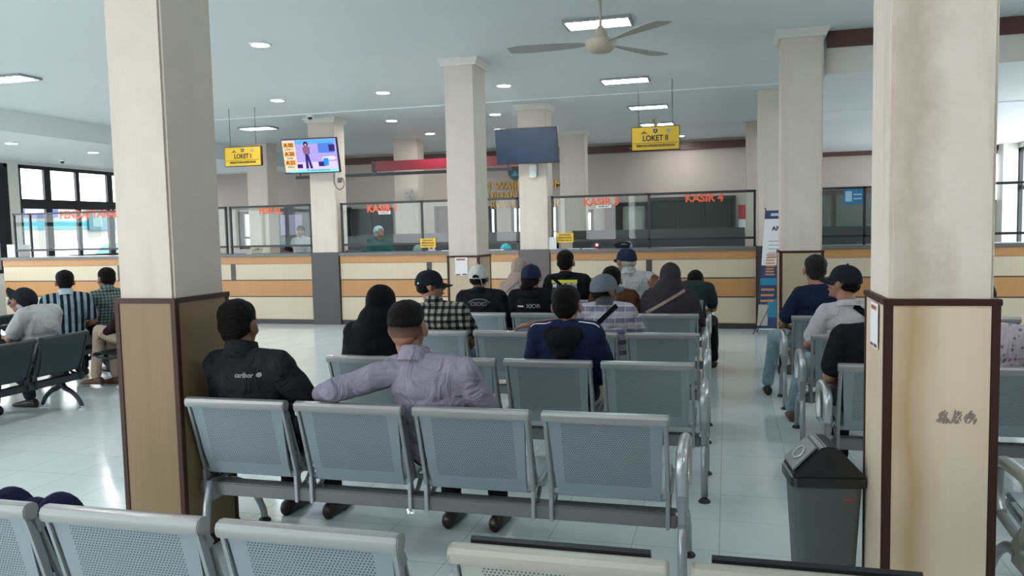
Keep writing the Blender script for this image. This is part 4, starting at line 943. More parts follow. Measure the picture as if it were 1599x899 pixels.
def person(label, pos, rz=0, head=(0, 0, 0), hoff=(0, 0, 0), hair='short', skin=SKIN, top=None, sleeve='short', pants=M_BLKP, kind='shirt', arms={}, legs={}, stand=0, wide=1.0, vox=.009, eyes=False,
           fade=False, group=None, collar=None, slump=0, face=None, size=1.0, hsc=1.07, shoes=M_SHOE, hair_m=None, cs=1.0, lean=(0, 0)):
    t = thing('person', label, 'person', pos, rz, group); Z = stand; w_ = wide
    sl = slump; lx, ly = lean; t.scale = (size, size, size)
    neck = Vector((lx+hoff[0]*.6, .15+ly+sl*.10, .975+Z-sl*.04)); hc = Vector((lx+hoff[0], .175+ly+hoff[1]+sl*.18, 1.108+Z+hoff[2]-sl*.06))
    H = Matrix.Translation(hc) @ Matrix.Rotation(head[0], 4, 'Z') @ Matrix.Rotation(head[2], 4, 'Y') @ Matrix.Rotation(-head[1], 4, 'X') @ Matrix.Scale(hsc, 4)
    sh = [Vector((lx+s*.165*w_, .15+ly+sl*.08, .925+Z-sl*.03)) for s in (-1, 1)]
    A = {}
    for i, s in ((0, 'L'), (1, 'R')):
        sg_ = -1 if i == 0 else 1
        d = arms.get(s, [(sg_*.235*w_, .22, .69), (sg_*.13, .44, .60)])
        A[s] = [Vector(sh[i]), Vector(d[0])+Vector((0, 0, 0 if s in arms else Z)), Vector(d[1])+Vector((0, 0, 0 if s in arms else Z))]
    G = {}
    for i, s in ((0, 'L'), (1, 'R')):
        sg_ = -1 if i == 0 else 1
        hip = Vector((sg_*.09*w_, .27, .54+Z)) if not Z else Vector((sg_*.09, .22, .52+Z))
        if Z: kn, an = Vector((sg_*.10, .24, .50)), Vector((sg_*.11, .21, .09))
        else:
            d = legs.get(s, [(sg_*.13, .69, .50), (sg_*.13, .70, .10)]); kn, an = Vector(d[0]), Vector(d[1])
        G[s] = (hip, kn, an)
    def torso(P, g):
        P.ell((lx*.1, .25, .56+Z), ((.165*w_)+g, .115+g, .11+g*.4)).ell((lx*.4, .225+ly*.4, .67+Z), (.150*w_+g, .105*w_**.5+g, .13+g)).ell((lx*.8, .185+ly*.8+sl*.04, .80+Z), (.165*w_+g, .110*w_**.5+g, .15+g)).ell((lx, .165+ly+sl*.07, .87+Z-sl*.02), (.172*w_+g, .105+g, .105+g))
        P.cap(sh[0], sh[1], .056+g, .056+g)
        for i in (0, 1): P.cap(neck+Vector(((-1, 1)[i]*.03, 0, -.005)), sh[i]+Vector((0, 0, .014)), .046+g*.6, .048+g)
    # body
    P = Prims(); torso(P, 0); head_prims(P, H)
    P.cap(neck+Vector((0, .005, -.02)), H @ Vector((0, -.018, -.06)), .060*cs, .054*cs)
    for s in 'LR':
        a, b, c = A[s]; P.cap(a, b, .050, .040); P.cap(b, c, .040, .027)
        dd = (c-b).normalized(); hd = arms.get('h'+s, (dd, (0, 0, 1))); hand(P, c, hd[0], hd[1], 1 if s == 'L' else -1, curl=.55)
        h, k, an = G[s]; P.cap(h, k, .080, .052); P.cap(k, an, .052, .036); 
    body = blob('body', P, skin, t, vox=vox, sm=2)
    # trousers
    if pants:
        P = Prims()
        P.ell((0, .25, .55+Z), (.172*w_, .125, .105))
        for s in 'LR': h, k, an = G[s]; P.cap(h, k, .093*w_**.5, .068); P.cap(k, an+Vector((0, 0, .01)), .066, .052)
        tr_ = blob('trousers', P, pants, t, vox=.011, sm=4, disp=.006)
    for s in 'LR':
        h, k, an = G[s]; bm = bmesh.new(); y0 = an.y-.07; ang = 0
        prof = [(-.075, .030, .075), (-.06, .036, .085), (.0, .040, .085), (.07, .045, .06), (.14, .045, .045), (.185, .032, .035), (.20, .015, .025)]
        zb = an.z-.10
        loft(bm, [[(an.x+wv*math.cos(a)*1.0, an.y+yy, zb+hh_*.5+hh_*.5*math.sin(a)) for a in [2*PI*q_/12 for q_ in range(12)]] for yy, wv, hh_ in prof]); finish('shoe', bm, shoes, t, smooth=True)
    # top
    g = {'shirt': .016, 'tee': .016, 'jacket': .026, 'cape': .02}[kind]
    P = Prims(); torso(P, g)
    for s in 'LR':
        a, b, c = A[s]
        if sleeve == 'short': m_ = a.lerp(b, .72); P.cap(a, m_, .058+g*.6, .052+g)
        else: P.cap(a, b, .056+g*.7, .046+g*.7); P.cap(b, b.lerp(c, .93), .045+g*.7, .036+g*.5)
    P.cap(neck+Vector((0, -.008, -.025)), neck+Vector((0, -.014, -.07)), .060*cs+.008, .080)
    shirt = blob('jacket' if kind == 'jacket' else 'shirt' if sleeve == 'long' or collar else 'tee_shirt', P, top, t, vox=vox+.001, sm=4, disp=.010 if kind == 'jacket' else .009)
    if collar:
        bm = bmesh.new(); N = 24; h = {'shirt': .045, 'jacket': .055, 'round': .018, 'hood': .05}[collar[0]]; r0 = {'round': .068}.get(collar[0], .066)*cs
        rings = []
        for dz, r in ((-.02, r0+.016), (h*.5, r0+.006), (h, r0), (h-.004, r0-.006), (h*.5, r0-.003), (-.02, r0+.004)):
            rings.append([neck+Vector((r*math.cos(2*PI*i/N), .006+r*1.02*math.sin(2*PI*i/N)+dz*.15, dz+.022-.020*math.sin(2*PI*i/N))) for i in range(N)])
        loft(bm, rings+[rings[0]], cap=False); finish('collar', bm, collar[1], shirt, smooth=True)
    # hair
    hm = hair_m or M_HAIR; hv = .007
    if hair in ('short', 'bob', 'cap_hair', 'bun', 'flat'):
        P = Prims()
        if hair == 'short': P.ell((0, -.020, .055), (.082, .096, .078), H).ell((0, -.040, .010), (.0785, .070, .066), H).ell((0, -.058, -.022), (.058, .046, .045), H)
        elif hair == 'flat': P.ell((0, -.016, .066), (.078, .090, .066), H).ell((0, -.035, .040), (.078, .074, .055), H)
        elif hair == 'bob': P.ell((0, -.020, .055), (.088, .102, .082), H).ell((0, -.040, -.005), (.086, .078, .085), H).ell((0, -.055, -.04), (.07, .055, .05), H)
        elif hair == 'cap_hair': P.ell((0, -.045, -.010), (.076, .066, .050), H)
        elif hair == 'bun': P.ell((0, -.045, -.010), (.082, .072, .062), H).ell((0, -.10, -.045), (.058, .05, .05), H).ell((-.03, -.07, -.07), (.05, .05, .05), H)
        blob('hair', P, hm, t, vox=hv, sm=2, disp=.004, dscale=40)
    if fade:
        P = Prims(); P.ell((0, -.034, .004), (.0765, .073, .058), H); blob('faded_hair', P, M_FADE, t, vox=hv, sm=2)
    if eyes:
        for s in (-1, 1):
            bm = bmesh.new(); bmesh.ops.create_icosphere(bm, subdivisions=2, radius=.0115, matrix=H @ Matrix.Translation((s*.030, .0765, .008))); e = finish('eye', bm, mat('eye_white', (.75, .72, .68), rough=.2), t, smooth=True)
            bm = bmesh.new(); bmesh.ops.create_icosphere(bm, subdivisions=2, radius=.0062, matrix=H @ Matrix.Translation((s*.030, .0835, .008))); finish('iris', bm, mat('dark_iris', (.02, .01, .008), rough=.1), e, smooth=True)
            bm = bmesh.new(); tube(bm, [H @ Vector((s*.014, .090, .030)), H @ Vector((s*.030, .088, .035)), H @ Vector((s*.048, .074, .030))], [.003, .004, .002], 6); finish('eyebrow', bm, M_HAIR, t, smooth=True)
        P = Prims(); P.cap((-.016, .0935, -.053), (.016, .0935, -.053), .0045, .0045, H).cap((-.013, .0935, -.060), (.013, .0935, -.060), .0045, .0045, H); blob('lips', P, mat('lip_tone', (.24, .085, .07), rough=.5), t, vox=.003, sm=1)
    return t, H, shirt, tree(shirt), neck, A
def hijab(t, H, neck, m, Z=0, w=1.0, cape=True, long=1.0, lx=0, name='headscarf'):
    P = Prims(); P.ell((0, -.014, .030), (.090, .106, .106), H).ell((0, -.012, -.045), (.088, .096, .088), H)
    P.cap(H @ Vector((0, -.02, -.03)), neck+Vector((0, -.01, -.03)), .100, .135).ell(neck+Vector((0, -.01, .035)), (.128, .120, .11)).ell(neck+Vector((0, -.01, -.03)), (.165, .13, .09))
    P.cap(neck+Vector((-.05*w, 0, -.01)), neck+Vector((-.15*w, -.005, -.10)), .10, .095).cap(neck+Vector((.05*w, 0, -.01)), neck+Vector((.15*w, -.005, -.10)), .10, .095)
    if cape: P.ell(neck+Vector((0, -.005, -.16)), (.225*w, .145, .17*long)).ell(neck+Vector((0, .045, -.28*long)), (.235*w, .125, .13))
    return blob(name, P, m, t, vox=.010, sm=5, disp=.007, dscale=8)
def decal(name, s, size, x, z, tr, m, parent, back=True, **k):
    bm = text_bm(s, size, ext=.0006, **k)
    for v in bm.verts: v.co += Vector((x, 0, z))
    return finish(name, project(bm, tr, back), m, parent)
def patchq(name, x0, x1, z0, z1, tr, m, parent, off=.003, n=6):
    bm = bmesh.new(); V = [[bm.verts.new((x0+(x1-x0)*i/n, 0, z0+(z1-z0)*j/3)) for i in range(n+1)] for j in range(4)]
    for j in range(3):
        for i in range(n): bm.faces.new((V[j][i], V[j][i+1], V[j+1][i+1], V[j+1][i]))
    return finish(name, project(bm, tr, True, off), m, parent)

# cloth patterns
def f_stripes(t, P): return t.mix(t.stripe(P[0], .062, .5, 9.3), (0.21, 0.294, 0.35), (0.0105, 0.014, 0.021))
def f_check(a, b, c, sz):
    def f(t, P):
        sx = t.stripe(P[0], sz, .45, 9); szz = t.stripe(P[2], sz, .45, 9); r = t.mix(sx, a, b); return t.mix(szz, r, t.mix(sx, b, c))
    return f
def f_purple(t, P):
    a = t.stripe(P[2], .085, .42, 9); b = t.stripe(P[2], .085, .10, 9.05); c = t.stripe(P[0], .075, .10, 9)
    r = t.mix(a, (0.406, 0.392, 0.434), (0.189, 0.175, 0.252)); r = t.mix(t.math('MULTIPLY', b, .7), r, (0.525, 0.518, 0.546)); return t.mix(t.math('MULTIPLY', c, .55), r, (0.518, 0.511, 0.546))
def f_floral(t, P):
    v = t.n('ShaderNodeTexVoronoi'); v.inputs['Scale'].default_value = 30; tc = t.n('ShaderNodeTexCoord'); t.l(tc.outputs['Object'], v.inputs['Vector'])
    return t.mix(t.math('LESS_THAN', v.outputs['Distance'], .28), (.50, .44, .50), (.20, .16, .22))
CL = dict(charcoal=cloth('charcoal_jacket', (0.015, 0.016, 0.017), wr=.6), lav=cloth('lavender_shirt', (0.259, 0.2345, 0.301), wr=.45), black=cloth('black_cotton', (0.0084, 0.0084, 0.0112)), navy=cloth('navy_track_jacket', (0.0112, 0.0168, 0.0525)), hood=cloth('black_hood', (0.007, 0.007, 0.0091)),
    plaid=cloth('black_cream_check', (0.14, 0.14, 0.14), fn=f_check((0.294, 0.273, 0.231), (0.049, 0.049, 0.049), (0.007, 0.007, 0.0084), .055)), purple=cloth('purple_white_bands', (0.28, 0.28, 0.28), fn=f_purple), beige=cloth('beige_headscarf', (0.322, 0.252, 0.224)),
    brown=cloth('brown_cloth', (0.07, 0.0315, 0.0175)), white=cloth('white_shirt', (0.406, 0.42, 0.42)), grey=cloth('dark_grey_headscarf', (0.0385, 0.0336, 0.042)), green=cloth('dark_green_cotton', (0.0245, 0.0385, 0.0385)), navyt=cloth('navy_cotton', (0.0098, 0.0168, 0.042)),
    whitet=cloth('white_cotton', (0.434, 0.42, 0.441)), stripe=cloth('blue_black_stripes', (0.21, 0.21, 0.21), fn=f_stripes), gcheck=cloth('green_check', (0.14, 0.21, 0.175), fn=f_check((0.21, 0.252, 0.224), (0.084, 0.126, 0.119), (0.035, 0.063, 0.063), .035)), floral=cloth('mauve_floral', (0.28, 0.245, 0.28), fn=f_floral),
    teal=cloth('teal_uniform', (0.028, 0.119, 0.119)), dkred=cloth('dark_maroon_cloth', (0.0175, 0.007, 0.0098)), pteal=cloth('pale_teal_headscarf', (0.21, 0.322, 0.308)))
M_CAPB = cloth('black_cap_cloth', (.012, .013, .02)); M_CAPN = cloth('navy_cap_cloth', (.016, .022, .05)); M_CAPG = cloth('grey_cap_cloth', (.13, .155, .18)); M_CAPW = cloth('pale_grey_cap_cloth', (.50, .50, .47))
M_WINK = mat('white_print', (.6, .6, .6), rough=.7); M_YINK = mat('yellow_print', (.62, .60, .05), rough=.7); M_STRAP = mat('black_strap', (.005, .005, .007), rough=.9, spec=.1)

# 1 man in charcoal jacket
t, H, S, tr, nk, A = person('man in a charcoal grey jacket with short black hair beside the near left pillar', (-2.262, 3.265, 0), hoff=(-.075, .02, .012), hair='short', top=CL['charcoal'], sleeve='long', kind='jacket', wide=1.02, vox=.007, collar=('jacket', CL['charcoal']),
    arms={'L': [(-.205, .24, .70), (-.10, .42, .60)], 'R': [(.275, .20, .76), (.31, .40, .66)]}, skin=SKIN, pants=M_BLKP, cs=1.12)
decal('jacket_print', 'caribor', .032, .035, .905, tr, mat('faded_print', (.28, .28, .28)), S, thick=.02)
bm = bmesh.new(); prism(bm, [(.105+.012*math.cos(a), .906+.012*math.sin(a)) for a in [k*PI/5 for k in range(10)]], 0, .001, 'y'); finish('jacket_emblem', project(bm, tr), mat('faded_print', (.28, .28, .28)), S)
# 2 man in lavender shirt
t, H, S, tr, nk, A = person('man in a lavender shirt with one arm stretched along the bench back', (-1.30, 3.265, 0), hoff=(-.115, .02, .01), hair='flat', fade=True, top=CL['lav'], sleeve='long', skin=SKIN2, pants=M_BLKP, vox=.006, lean=(-.02, -.01), wide=1.04,
    collar=('shirt', CL['lav']), arms={'L': [(-.44, .02, .855), (-.60, .18, .80)], 'R': [(.255, .20, .70), (.17, .44, .60)], 'hL': ((-.3, .9, -.5), (0, 0, 1))})
# 3 woman in black
t, H, S, tr, nk, A = person('woman wrapped in a long black headscarf on the third bench', (-2.18, 4.57, 0), hoff=(.02, .02, -.01), hair=None, top=CL['black'], sleeve='long')
hijab(t, H, nk, cloth('black_headscarf', (.006, .006, .009), wr=.2), w=1.0, long=1.2)
# 4 cap and checked shirt
t, H, S, tr, nk, A = person('man in a black cap and black-and-cream checked shirt looking right', (-2.20, 5.846, 0), head=(-1.25, -.02, 0), hoff=(-.11, .03, .02), hair='cap_hair', top=CL['plaid'], sleeve='short', skin=SKIN2, eyes=True, collar=('shirt', CL['plaid']), wide=1.0, pants=M_DENIM)
o = cap_hat(t, H, M_CAPB, 'black cap with a white badge'); bm = bmesh.new(); bmesh.ops.create_icosphere(bm, subdivisions=2, radius=.009, matrix=H @ Matrix.Translation((.055, -.088, .03))); finish('cap_badge', bm, M_WHITE, o, smooth=True)
# 5 white cap black tee
t, H, S, tr, nk, A = person('man in a pale grey cap and black T-shirt with a faded back print', (-2.27, 7.149, 0), head=(.05, -.05, 0), hoff=(-.03, .0, 0), hair='cap_hair', top=CL['black'], skin=SKIN2, wide=1.12, collar=('round', CL['black']))
o = cap_hat(t, H, M_CAPW, 'pale grey cap with a strap at the back')
bm = bmesh.new(); prism(bm, [(.03*math.cos(a), .020+.028*math.sin(a)) for a in [k*PI/8 for k in range(9)]], -.124, -.112, 'y'); 
for v in bm.verts: v.co = H @ v.co
finish('cap_opening', bm, M_HAIR, o)
bm = bmesh.new(); tube(bm, [H @ Vector((.035, -.115, .02)), H @ Vector((.05, -.112, -.01)), H @ Vector((.052, -.10, -.045))], .003, 6); finish('cap_strap', bm, M_CAPW, o)
decal('back_print', 'OIOIO', .055, 0, .872, tr, mat('grey_print', (.14, .14, .14)), S, thick=.01); 
bm = bmesh.new(); tube(bm, [(.11*math.cos(a), 0, .865+.055*math.sin(a)) for a in [PI*.1+k*PI*.8/12 for k in range(13)]], .004, 4); finish('print_arc', project(bm, tr), mat('grey_print', (.14, .14, .14)), S)
# 6 beige headscarf
t, H, S, tr, nk, A = person('woman in a beige headscarf with a grey bag strap across her back', (-2.26, 8.46, 0), head=(-.35, -.05, 0), hoff=(.04, .0, .01), hair=None, top=CL['beige'], sleeve='long', wide=.9)
o = hijab(t, H, nk, CL['beige'], w=.95); strap('bag_strap', t, tree(o), (-.20, .80), (.06, 1.0), .022, mat('grey_strap', (.10, .10, .13)), both=False)
# 7 navy cap, hoodie
t, H, S, tr, nk, A = person('person in a navy cap with a dark hair bun and black hooded top', (-1.78, 7.149, 0), head=(-.1, -.05, 0), hoff=(.0, .0, .0), hair='bun', top=CL['black'], sleeve='long', kind='jacket', wide=.92, skin=SKIN2)
cap_hat(t, H, M_CAPN, 'navy cap')
P = Prims(); P.ell(nk+Vector((0, -.06, -.01)), (.115, .06, .05)).cap(nk+Vector((-.08, -.02, .01)), nk+Vector((.08, -.02, .01)), .04, .04); blob('hood', P, CL['black'], S, vox=.009)
decal('back_print', 'XIOR', .055, .04, .855, tr, mat('bright_print', (.4, .4, .42)), S, thick=.0); patchq('print_stroke', -.11, -.05, .848, .862, tr, M_WINK, S)
# 8 black tee yellow band
t, H, S, tr, nk, A = person('man in a black T-shirt with a yellow and white block printed on the back', (-1.69, 8.46, 0), hoff=(-.02, .0, .0), size=1.07, hair='short', top=CL['black'], skin=SKIN2, wide=1.08, collar=('round', CL['black']), cs=1.1)
patchq('print_block', -.145, .11, .78, .925, tr, mat('dark_blue_print', (.04, .035, .10)), S, .003); patchq('yellow_band', -.15, .115, .915, .945, tr, M_YINK, S, .006); decal('print_lettering', 'MOVEMENT', .062, -.02, .885, tr, M_WINK, S, thick=.03, cond=.72)
patchq('print_edge', .10, .108, .78, .92, tr, M_WINK, S, .006)
strap('bag_strap', t, tr, (-.16, .985), (.16, .72), .03, M_STRAP, both=False, off=.012)
# 9 navy track jacket
t, H, S, tr, nk, A = person('man in a navy jacket with a black hood and white shoulder stripes', (-.94, 4.57, 0), hoff=(-.005, .03, -.015), hair='short', top=CL['navy'], sleeve='long', kind='jacket', vox=.007, wide=.98, skin=SKIN2, pants=M_BEIGEP, hair_m=mat('dark_brown_hair', (.006, .0045, .004), rough=.6, bump=.8, bscale=130, spec=.12))
P = Prims(); [P.cap(nk+Vector((q_*.085, -.045, -.040)), nk+Vector((q_*.012, -.108, -.150)), .050, .036) for q_ in (-1, 1)]; P.cap(nk+Vector((-.075, -.02, -.02)), nk+Vector((.075, -.02, -.02)), .050, .050).ell(nk+Vector((0, -.045, -.050)), (.150, .052, .050)).ell(nk+Vector((0, -.088, -.070)), (.105, .050, .075)); blob('hood', P, CL['hood'], S, vox=.008, disp=.004)
P = Prims(); [P.cap(nk+Vector((q_*.125, -.012, -.030)), nk+Vector((q_*.02, -.086, -.178)), .046, .034) for q_ in (-1, 1)]; P.ell(nk+Vector((0, -.050, -.095)), (.11, .040, .085)); blob('hood_lining', P, CL['navy'], S, vox=.008)
for s in (-1, 1):
    for k in (0, 1):
        bm = bmesh.new(); rings = []
        for i in range(9):
            u = i/8; x = s*(.085+.125*u+.0); zz = .99-.02*u-.12*max(0, u-.55); y = .10-.018*k*2+.015
            h = tr.ray_cast(Vector((x, y-.0-.025*k, 1.3)), Vector((0, 0, -1)))
            if h[0]: c = h[0]; rings.append([c+Vector((0, -.006, .003)), c+Vector((0, .006, .003)), c+Vector((0, .006, -.002)), c+Vector((0, -.006, -.002))])
        if len(rings) > 2: loft(bm, rings); finish('shoulder_stripe', bm, M_WHITE, S)
        else: bm.free()
# 10 grey cap, purple bands
t, H, S, tr, nk, A = person('man in a grey cap and purple banded shirt, forearm along the bench back', (-.885, 5.846, 0), head=(-.75, -.10, 0), hoff=(-.01, .03, -.02), hair='cap_hair', top=CL['purple'], skin=SKIN, wide=1.05, eyes=True, vox=.006, collar=('shirt', mat('dark_collar', (.02, .02, .025))),
    arms={'L': [(-.34, .06, .855), (-.56, .02, .845)], 'R': [(.25, .22, .70), (.15, .44, .60)], 'hL': ((-.95, .1, -.15), (0, -.2, 1))}, pants=M_DENIM)
cap_hat(t, H, M_CAPG, 'grey cap'); strap('bag_strap', t, tr, (.09, .99), (-.13, .78), .034, M_STRAP, both=True, off=.006)
# 11 brown
t, H, S, tr, nk, A = person('person in brown sitting just ahead of the grey-capped man', (-1.0, 7.149, 0), hoff=(-.02, .0, -.03), hair='short', top=CL['brown'], sleeve='long', skin=SKIN2, wide=1.0)
# 12 old man
t, H, S, tr, nk, A = person('grey-haired man in a navy cap, glasses and white shirt', (-.98, 8.46, 0), head=(.75, -.08, 0), hoff=(-.09, .03, .0), size=1.085, hair='cap_hair', hair_m=mat('grey_hair', (.35, .33, .31), rough=.6, bump=.5, bscale=100), top=CL['white'], skin=SKIN2, wide=1.0, eyes=True, collar=('shirt', CL['white']), lean=(.02, 0))
o = cap_hat(t, H, M_CAPN, 'navy cap with a white edge')
def glasses(t, H):
    bm = bmesh.new()
    for s in (-1, 1):
        tube(bm, [H @ Vector((s*.031+.019*math.cos(a), .098, .006+.014*math.sin(a))) for a in [k*PI/8 for k in range(17)]], .0018, 5); tube(bm, [H @ Vector((s*.05, .096, .010)), H @ Vector((s*.079, .06, .012)), H @ Vector((s*.083, .0, .008))], .0018, 5)
    tube(bm, [H @ Vector((-.012, .1, .01)), H @ Vector((.012, .1, .01))], .0018, 5); finish('glasses', bm, M_BLK, t)
glasses(t, H); patchq('back_seam', -.12, .14, .90, .904, tr, mat('grey_seam', (.2, .2, .2)), S, .001)
# 13 dark grey headscarf
t, H, S, tr, nk, A = person('woman in a large dark grey headscarf with a beige bag strap holding a phone', (-.50, 7.149, 0), head=(.25, -.12, 0), hoff=(.0, .04, .0), hair=None, top=CL['grey'], sleeve='long', wide=1.1, skin=SKIN2, arms={'L': [(-.26, .26, .76), (-.17, .42, .98)], 'R': [(.26, .22, .70), (.15, .44, .62)], 'hL': ((.1, .2, .9), (-.3, 1, 0))})
o = hijab(t, H, nk, CL['grey'], w=1.18, long=1.15); strap('bag_strap', t, tree(o), (-.20, .80), (.14, 1.00), .026, mat('beige_strap', (.30, .22, .19)), both=False)
ph = thing('phone', 'pale phone held up by the woman in the dark grey headscarf', 'phone', (-.665, 7.60, 1.03)); finish('phone_case', B((-.035, .035, -.004, .004, -.07, .07)), mat('pink_case', (.55, .35, .35)), ph, bev=.003)
# 14 dark green tee
t, H, S, tr, nk, A = person('person in a dark green T-shirt bending forward at the aisle end', (-.40, 8.46, 0), head=(0, -.9, 0), slump=1.0, hoff=(.03, .07, -.07), hair='short', top=CL['green'], skin=SKIN2, wide=1.0, lean=(.04, .05), arms={'R': [(.26, .36, .68), (.18, .55, .62)], 'L': [(-.2, .36, .66), (-.10, .55, .62)]}, legs={'R': [(.24, .70, .50), (.26, .60, .10)], 'L': [(.0, .70, .50), (.0, .72, .10)]})
# right block
t, H, S, tr, nk, A = person('grey-haired man in a navy T-shirt beside the pale pillar', (.78, 7.05, 0), head=(.15, -.15, 0), hoff=(-.05, .05, .015), size=1.035, hair='short', hair_m=M_HAIRG, top=CL['navyt'], skin=SKIN2, wide=1.05, legs={'L': [(-.34, .62, .52), (-.40, .62, .10)], 'R': [(.1, .70, .5), (.1, .70, .1)]}, pants=M_LDENIM, arms={'L': [(-.30, .24, .68), (-.20, .46, .62)], 'R': [(.25, .25, .70), (.1, .45, .62)]}, cs=1.1)
t, H, S, tr, nk, A = person('man in a black cap and glasses with a white T-shirt and dark cross-body strap', (.86, 5.89, 0), head=(1.05, -.12, 0), hoff=(-.055, .06, .03), hair='cap_hair', top=CL['whitet'], skin=SKIN2, wide=1.1, eyes=True, vox=.007, legs={'L': [(-.27, .66, .50), (-.36, .78, .10)], 'R': [(.1, .70, .5), (.1, .70, .1)]}, pants=M_LDENIM, arms={'L': [(-.29, .20, .70), (-.20, .42, .60)], 'R': [(.25, .25, .70), (.1, .45, .62)]}, shoes=M_SHOEB, collar=('round', CL['whitet']), cs=1.1)
cap_hat(t, H, M_CAPB, 'black cap'); glasses(t, H); strap('bag_strap', t, tr, (.0, .99), (.24, .80), .042, M_STRAP, both=True, off=.006)
t, H, S, tr, nk, A = person('person in a loose black T-shirt mostly hidden behind the near right pillar', (.82, 4.66, 0), hoff=(.10, .04, .03), hair='short', top=CL['black'], wide=1.15, skin=SKIN2, sleeve='short', arms={'L': [(-.25, .20, .69), (-.17, .42, .60)], 'R': [(.25, .25, .70), (.1, .45, .62)]})
t, H, S, tr, nk, A = person('person in a mauve floral shirt right of the near right pillar', (1.36, 4.66, 0), hair='bob', top=CL['floral'], sleeve='long', wide=1.0, skin=SKIN2, hoff=(-.05, .03, 0))
# left block
t, H, S, tr, nk, A = person('man in a white shirt and dark cap looking down at his phone', (-5.78, 5.83, 0), PI/2, head=(.15, -.75, 0), hoff=(0, .08, -.04), slump=.8, hair='cap_hair', hair_m=mat('grey_hair', (.35, .33, .31)), top=CL['white'], sleeve='short', skin=SKIN, wide=1.0, eyes=True, vox=.007, pants=M_DARKP,
    arms={'L': [(-.22, .32, .70), (-.06, .52, .68)], 'R': [(.21, .30, .70), (.04, .52, .68)], 'hL': ((.3, .8, .2), (0, 0, 1)), 'hR': ((-.2, .8, .2), (0, 0, 1))}, shoes=M_SHOE, legs={'L': [(-.13, .60, .50), (-.16, .62, .10)], 'R': [(.13, .60, .50), (.17, .56, .10)]})
cap_hat(t, H, M_CAPB, 'dark cap'); P = Prims(); P.cap((0, .085, -.055), (0, .07, -.095), .022, .02, H).cap((.05, .05, -.06), (-.05, .05, -.06), .014, .014, H); blob('face_mask', P, M_PADB, t, vox=.005)
ph = thing('phone', 'lit phone in the hands of the man in the white shirt', 'phone', (-6.40, 5.82, .715), PI/2); ph.rotation_euler = (.5, 0, PI/2); finish('phone_case', B((-.036, .036, -.075, .075, -.004, .004)), M_BLK, ph, bev=.003); finish('screen', B((-.032, .032, -.070, .070, .004, .005)), emis('phone_glow', (.7, .8, 1), 1.2), ph)
t, H, S, tr, nk, A = person('man in a pale blue shirt with bold black stripes seen from behind', (-6.62, 6.80, 0), math.radians(48), hoff=(0, .02, .0), hair='short', top=CL['stripe'], sleeve='short', skin=SKIN, wide=1.08, collar=('shirt', mat('pale_collar', (.3, .38, .42))), hair_m=M_HAIR, pants=M_DARKP)
t, H, S, tr, nk, A = person('boy in a green checked shirt beside the near left pillar', (-6.55, 7.36, 0), math.radians(60), head=(.3, 0, 0), hoff=(0, .02, -.0), hair='short', top=CL['gcheck'], sleeve='short', skin=SKIN2, wide=.85, collar=('shirt', CL['gcheck']), pants=M_DARKP)
t, H, S, tr, nk, A = person('person in beige trousers and dark top half hidden by the near left pillar', (-5.78, 7.0, 0), PI/2, hair='short', top=CL['dkred'], sleeve='long', skin=SKIN, wide=1.0, pants=M_BEIGEP, shoes=M_SHOEB, legs={'L': [(-.05, .60, .60), (-.02, .70, .12)], 'R': [(.15, .62, .50), (.15, .60, .10)]})
t, H, S, tr, nk, A = person('person with a bare upper arm and dark green top at the left picture edge', (-5.78, 5.10, 0), PI/2, hair='short', top=CL['green'], sleeve='short', skin=SKIN, wide=1.05, pants=M_DARKP)
# staff
t, H, S, tr, nk, A = person('clerk in a teal uniform standing behind the KASIR 1 glass', (-6.2, 13.6, 0), PI+.6, stand=.46, hoff=(0, 0, 0), head=(.3, -.5, 0), hair=None, top=CL['teal'], sleeve='long', skin=SKIN2, wide=.95, vox=.012); 
P = Prims(); P.ell((0, -.014, .045), (.086, .102, .080), H).ell((0, -.03, -.0), (.08, .08, .07), H); blob('head_cover', P, mat('pale_cyan_cloth', (.35, .62, .72)), t, vox=.009)
t, H, S, tr, nk, A = person('clerk in a white shirt and dark tie standing behind the FISKAL glass', (-8.42, 14.9, 0), PI, stand=.50, hair='short', top=CL['white'], sleeve='long', skin=SKIN, wide=.95, eyes=True, vox=.012, collar=('shirt', CL['white'])); patchq('tie', -.02, .02, .9, 1.4, tr, M_BLK, t) if 0 else None
t, H, S, tr, nk, A = person('clerk sitting low behind the counter below the FISKAL lettering', (-8.05, 13.75, .10), PI, hair='short', top=CL['navyt'], skin=SKIN, wide=.95, eyes=True, vox=.012)
t, H, S, tr, nk, A = person('clerk in a pale teal headscarf sitting behind the KASIR 1 counter', (-5.37, 13.65, .08), PI, hair=None, top=CL['teal'], sleeve='long', skin=SKIN2, wide=.9, eyes=True, vox=.012)
P = Prims(); P.ell((0, -.020, .030), (.092, .104, .108), H).ell((0, -.035, -.045), (.090, .090, .088), H).cap(H @ Vector((-.06, .0, -.09)), nk+Vector((-.08, -.02, -.03)), .05, .07).cap(H @ Vector((.06, .0, -.09)), nk+Vector((.08, -.02, -.03)), .05, .07).cap(H @ Vector((0, .02, -.125)), nk+Vector((0, -.04, -.03)), .04, .09); blob('headscarf', P, CL['pteal'], t, vox=.009)
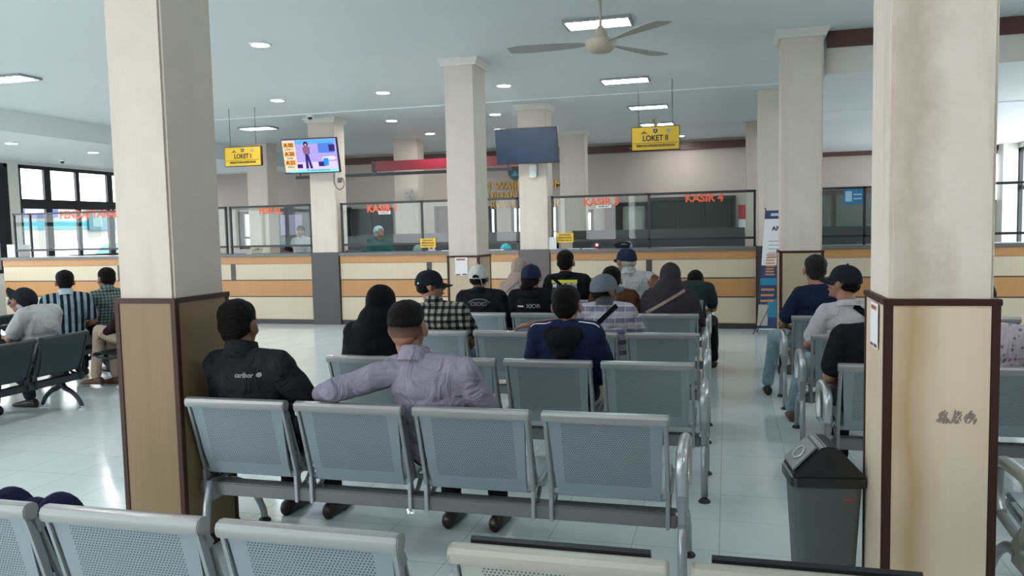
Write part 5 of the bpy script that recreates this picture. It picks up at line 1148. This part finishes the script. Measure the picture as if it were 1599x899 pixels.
t, H, S, tr, nk, A = person('clerk in a bright teal head cover bowed left of the dark television pillar', (-3.72, 13.6, .09), PI, head=(0, -.5, 0), hair=None, top=CL['teal'], sleeve='long', skin=SKIN2, wide=.9, vox=.012)
P = Prims(); P.ell((0, -.014, .030), (.092, .108, .108), H).ell((0, -.02, -.045), (.085, .085, .08), H); blob('head_cover', P, mat('bright_teal_cloth', (.05, .48, .58)), t, vox=.009)
t, H, S, tr, nk, A = person('clerk in a pale grey head cover behind the KASIR 3 counter', (-1.62, 13.6, .12), PI, head=(0, -.6, 0), hair=None, top=CL['navyt'], sleeve='long', skin=SKIN2, wide=.9, vox=.012)
P = Prims(); P.ell((0, -.014, .030), (.090, .106, .106), H).ell((0, -.02, -.045), (.085, .085, .08), H); blob('head_cover', P, mat('pale_blue_grey_cloth', (.22, .27, .34)), t, vox=.009)
t, H, S, tr, nk, A = person('person outside the left window standing beside the turquoise wall', (-19.2, 18.3, -.15), PI/2, stand=.45, hair='short', top=cloth('blue_grey_cotton', (.12, .20, .28)), skin=SKIN, wide=1, vox=.016)
for cl_, px_, py_ in (('black office chair behind the FISKAL counter', -8.05, 13.75), ('black office chair under the clerk in the pale teal headscarf', -5.37, 13.65), ('black office chair under the bowed clerk in bright teal', -3.72, 13.6), ('black office chair behind the KASIR 3 counter', -1.62, 13.6)):
    t = thing('office_chair', cl_, 'chair', (px_, py_, 0), PI)
    finish('seat', B((-.23, .23, .06, .50, .44, .50)), M_PADB, t, bev=.02); finish('backrest', B((-.21, .21, -.03, .02, .58, .98)), M_PADB, t, bev=.02)
    bm = bmesh.new(); tube(bm, [(0, .28, .05), (0, .28, .45)], .03, 10); tube(bm, [(0, .1, .47), (0, -.03, .50), (0, -.02, .7)], .02, 8); finish('column', bm, M_BLK, t)
    bm = bmesh.new()
    for k in range(5): a = k*2*PI/5; tube(bm, [(0, .28, .09), (.27*math.cos(a), .28+.27*math.sin(a), .05)], [.03, .018], 8); bmesh.ops.create_icosphere(bm, subdivisions=2, radius=.03, matrix=Matrix.Translation((.27*math.cos(a), .28+.27*math.sin(a), .03)))
    finish('star_base', bm, M_BLK, t)
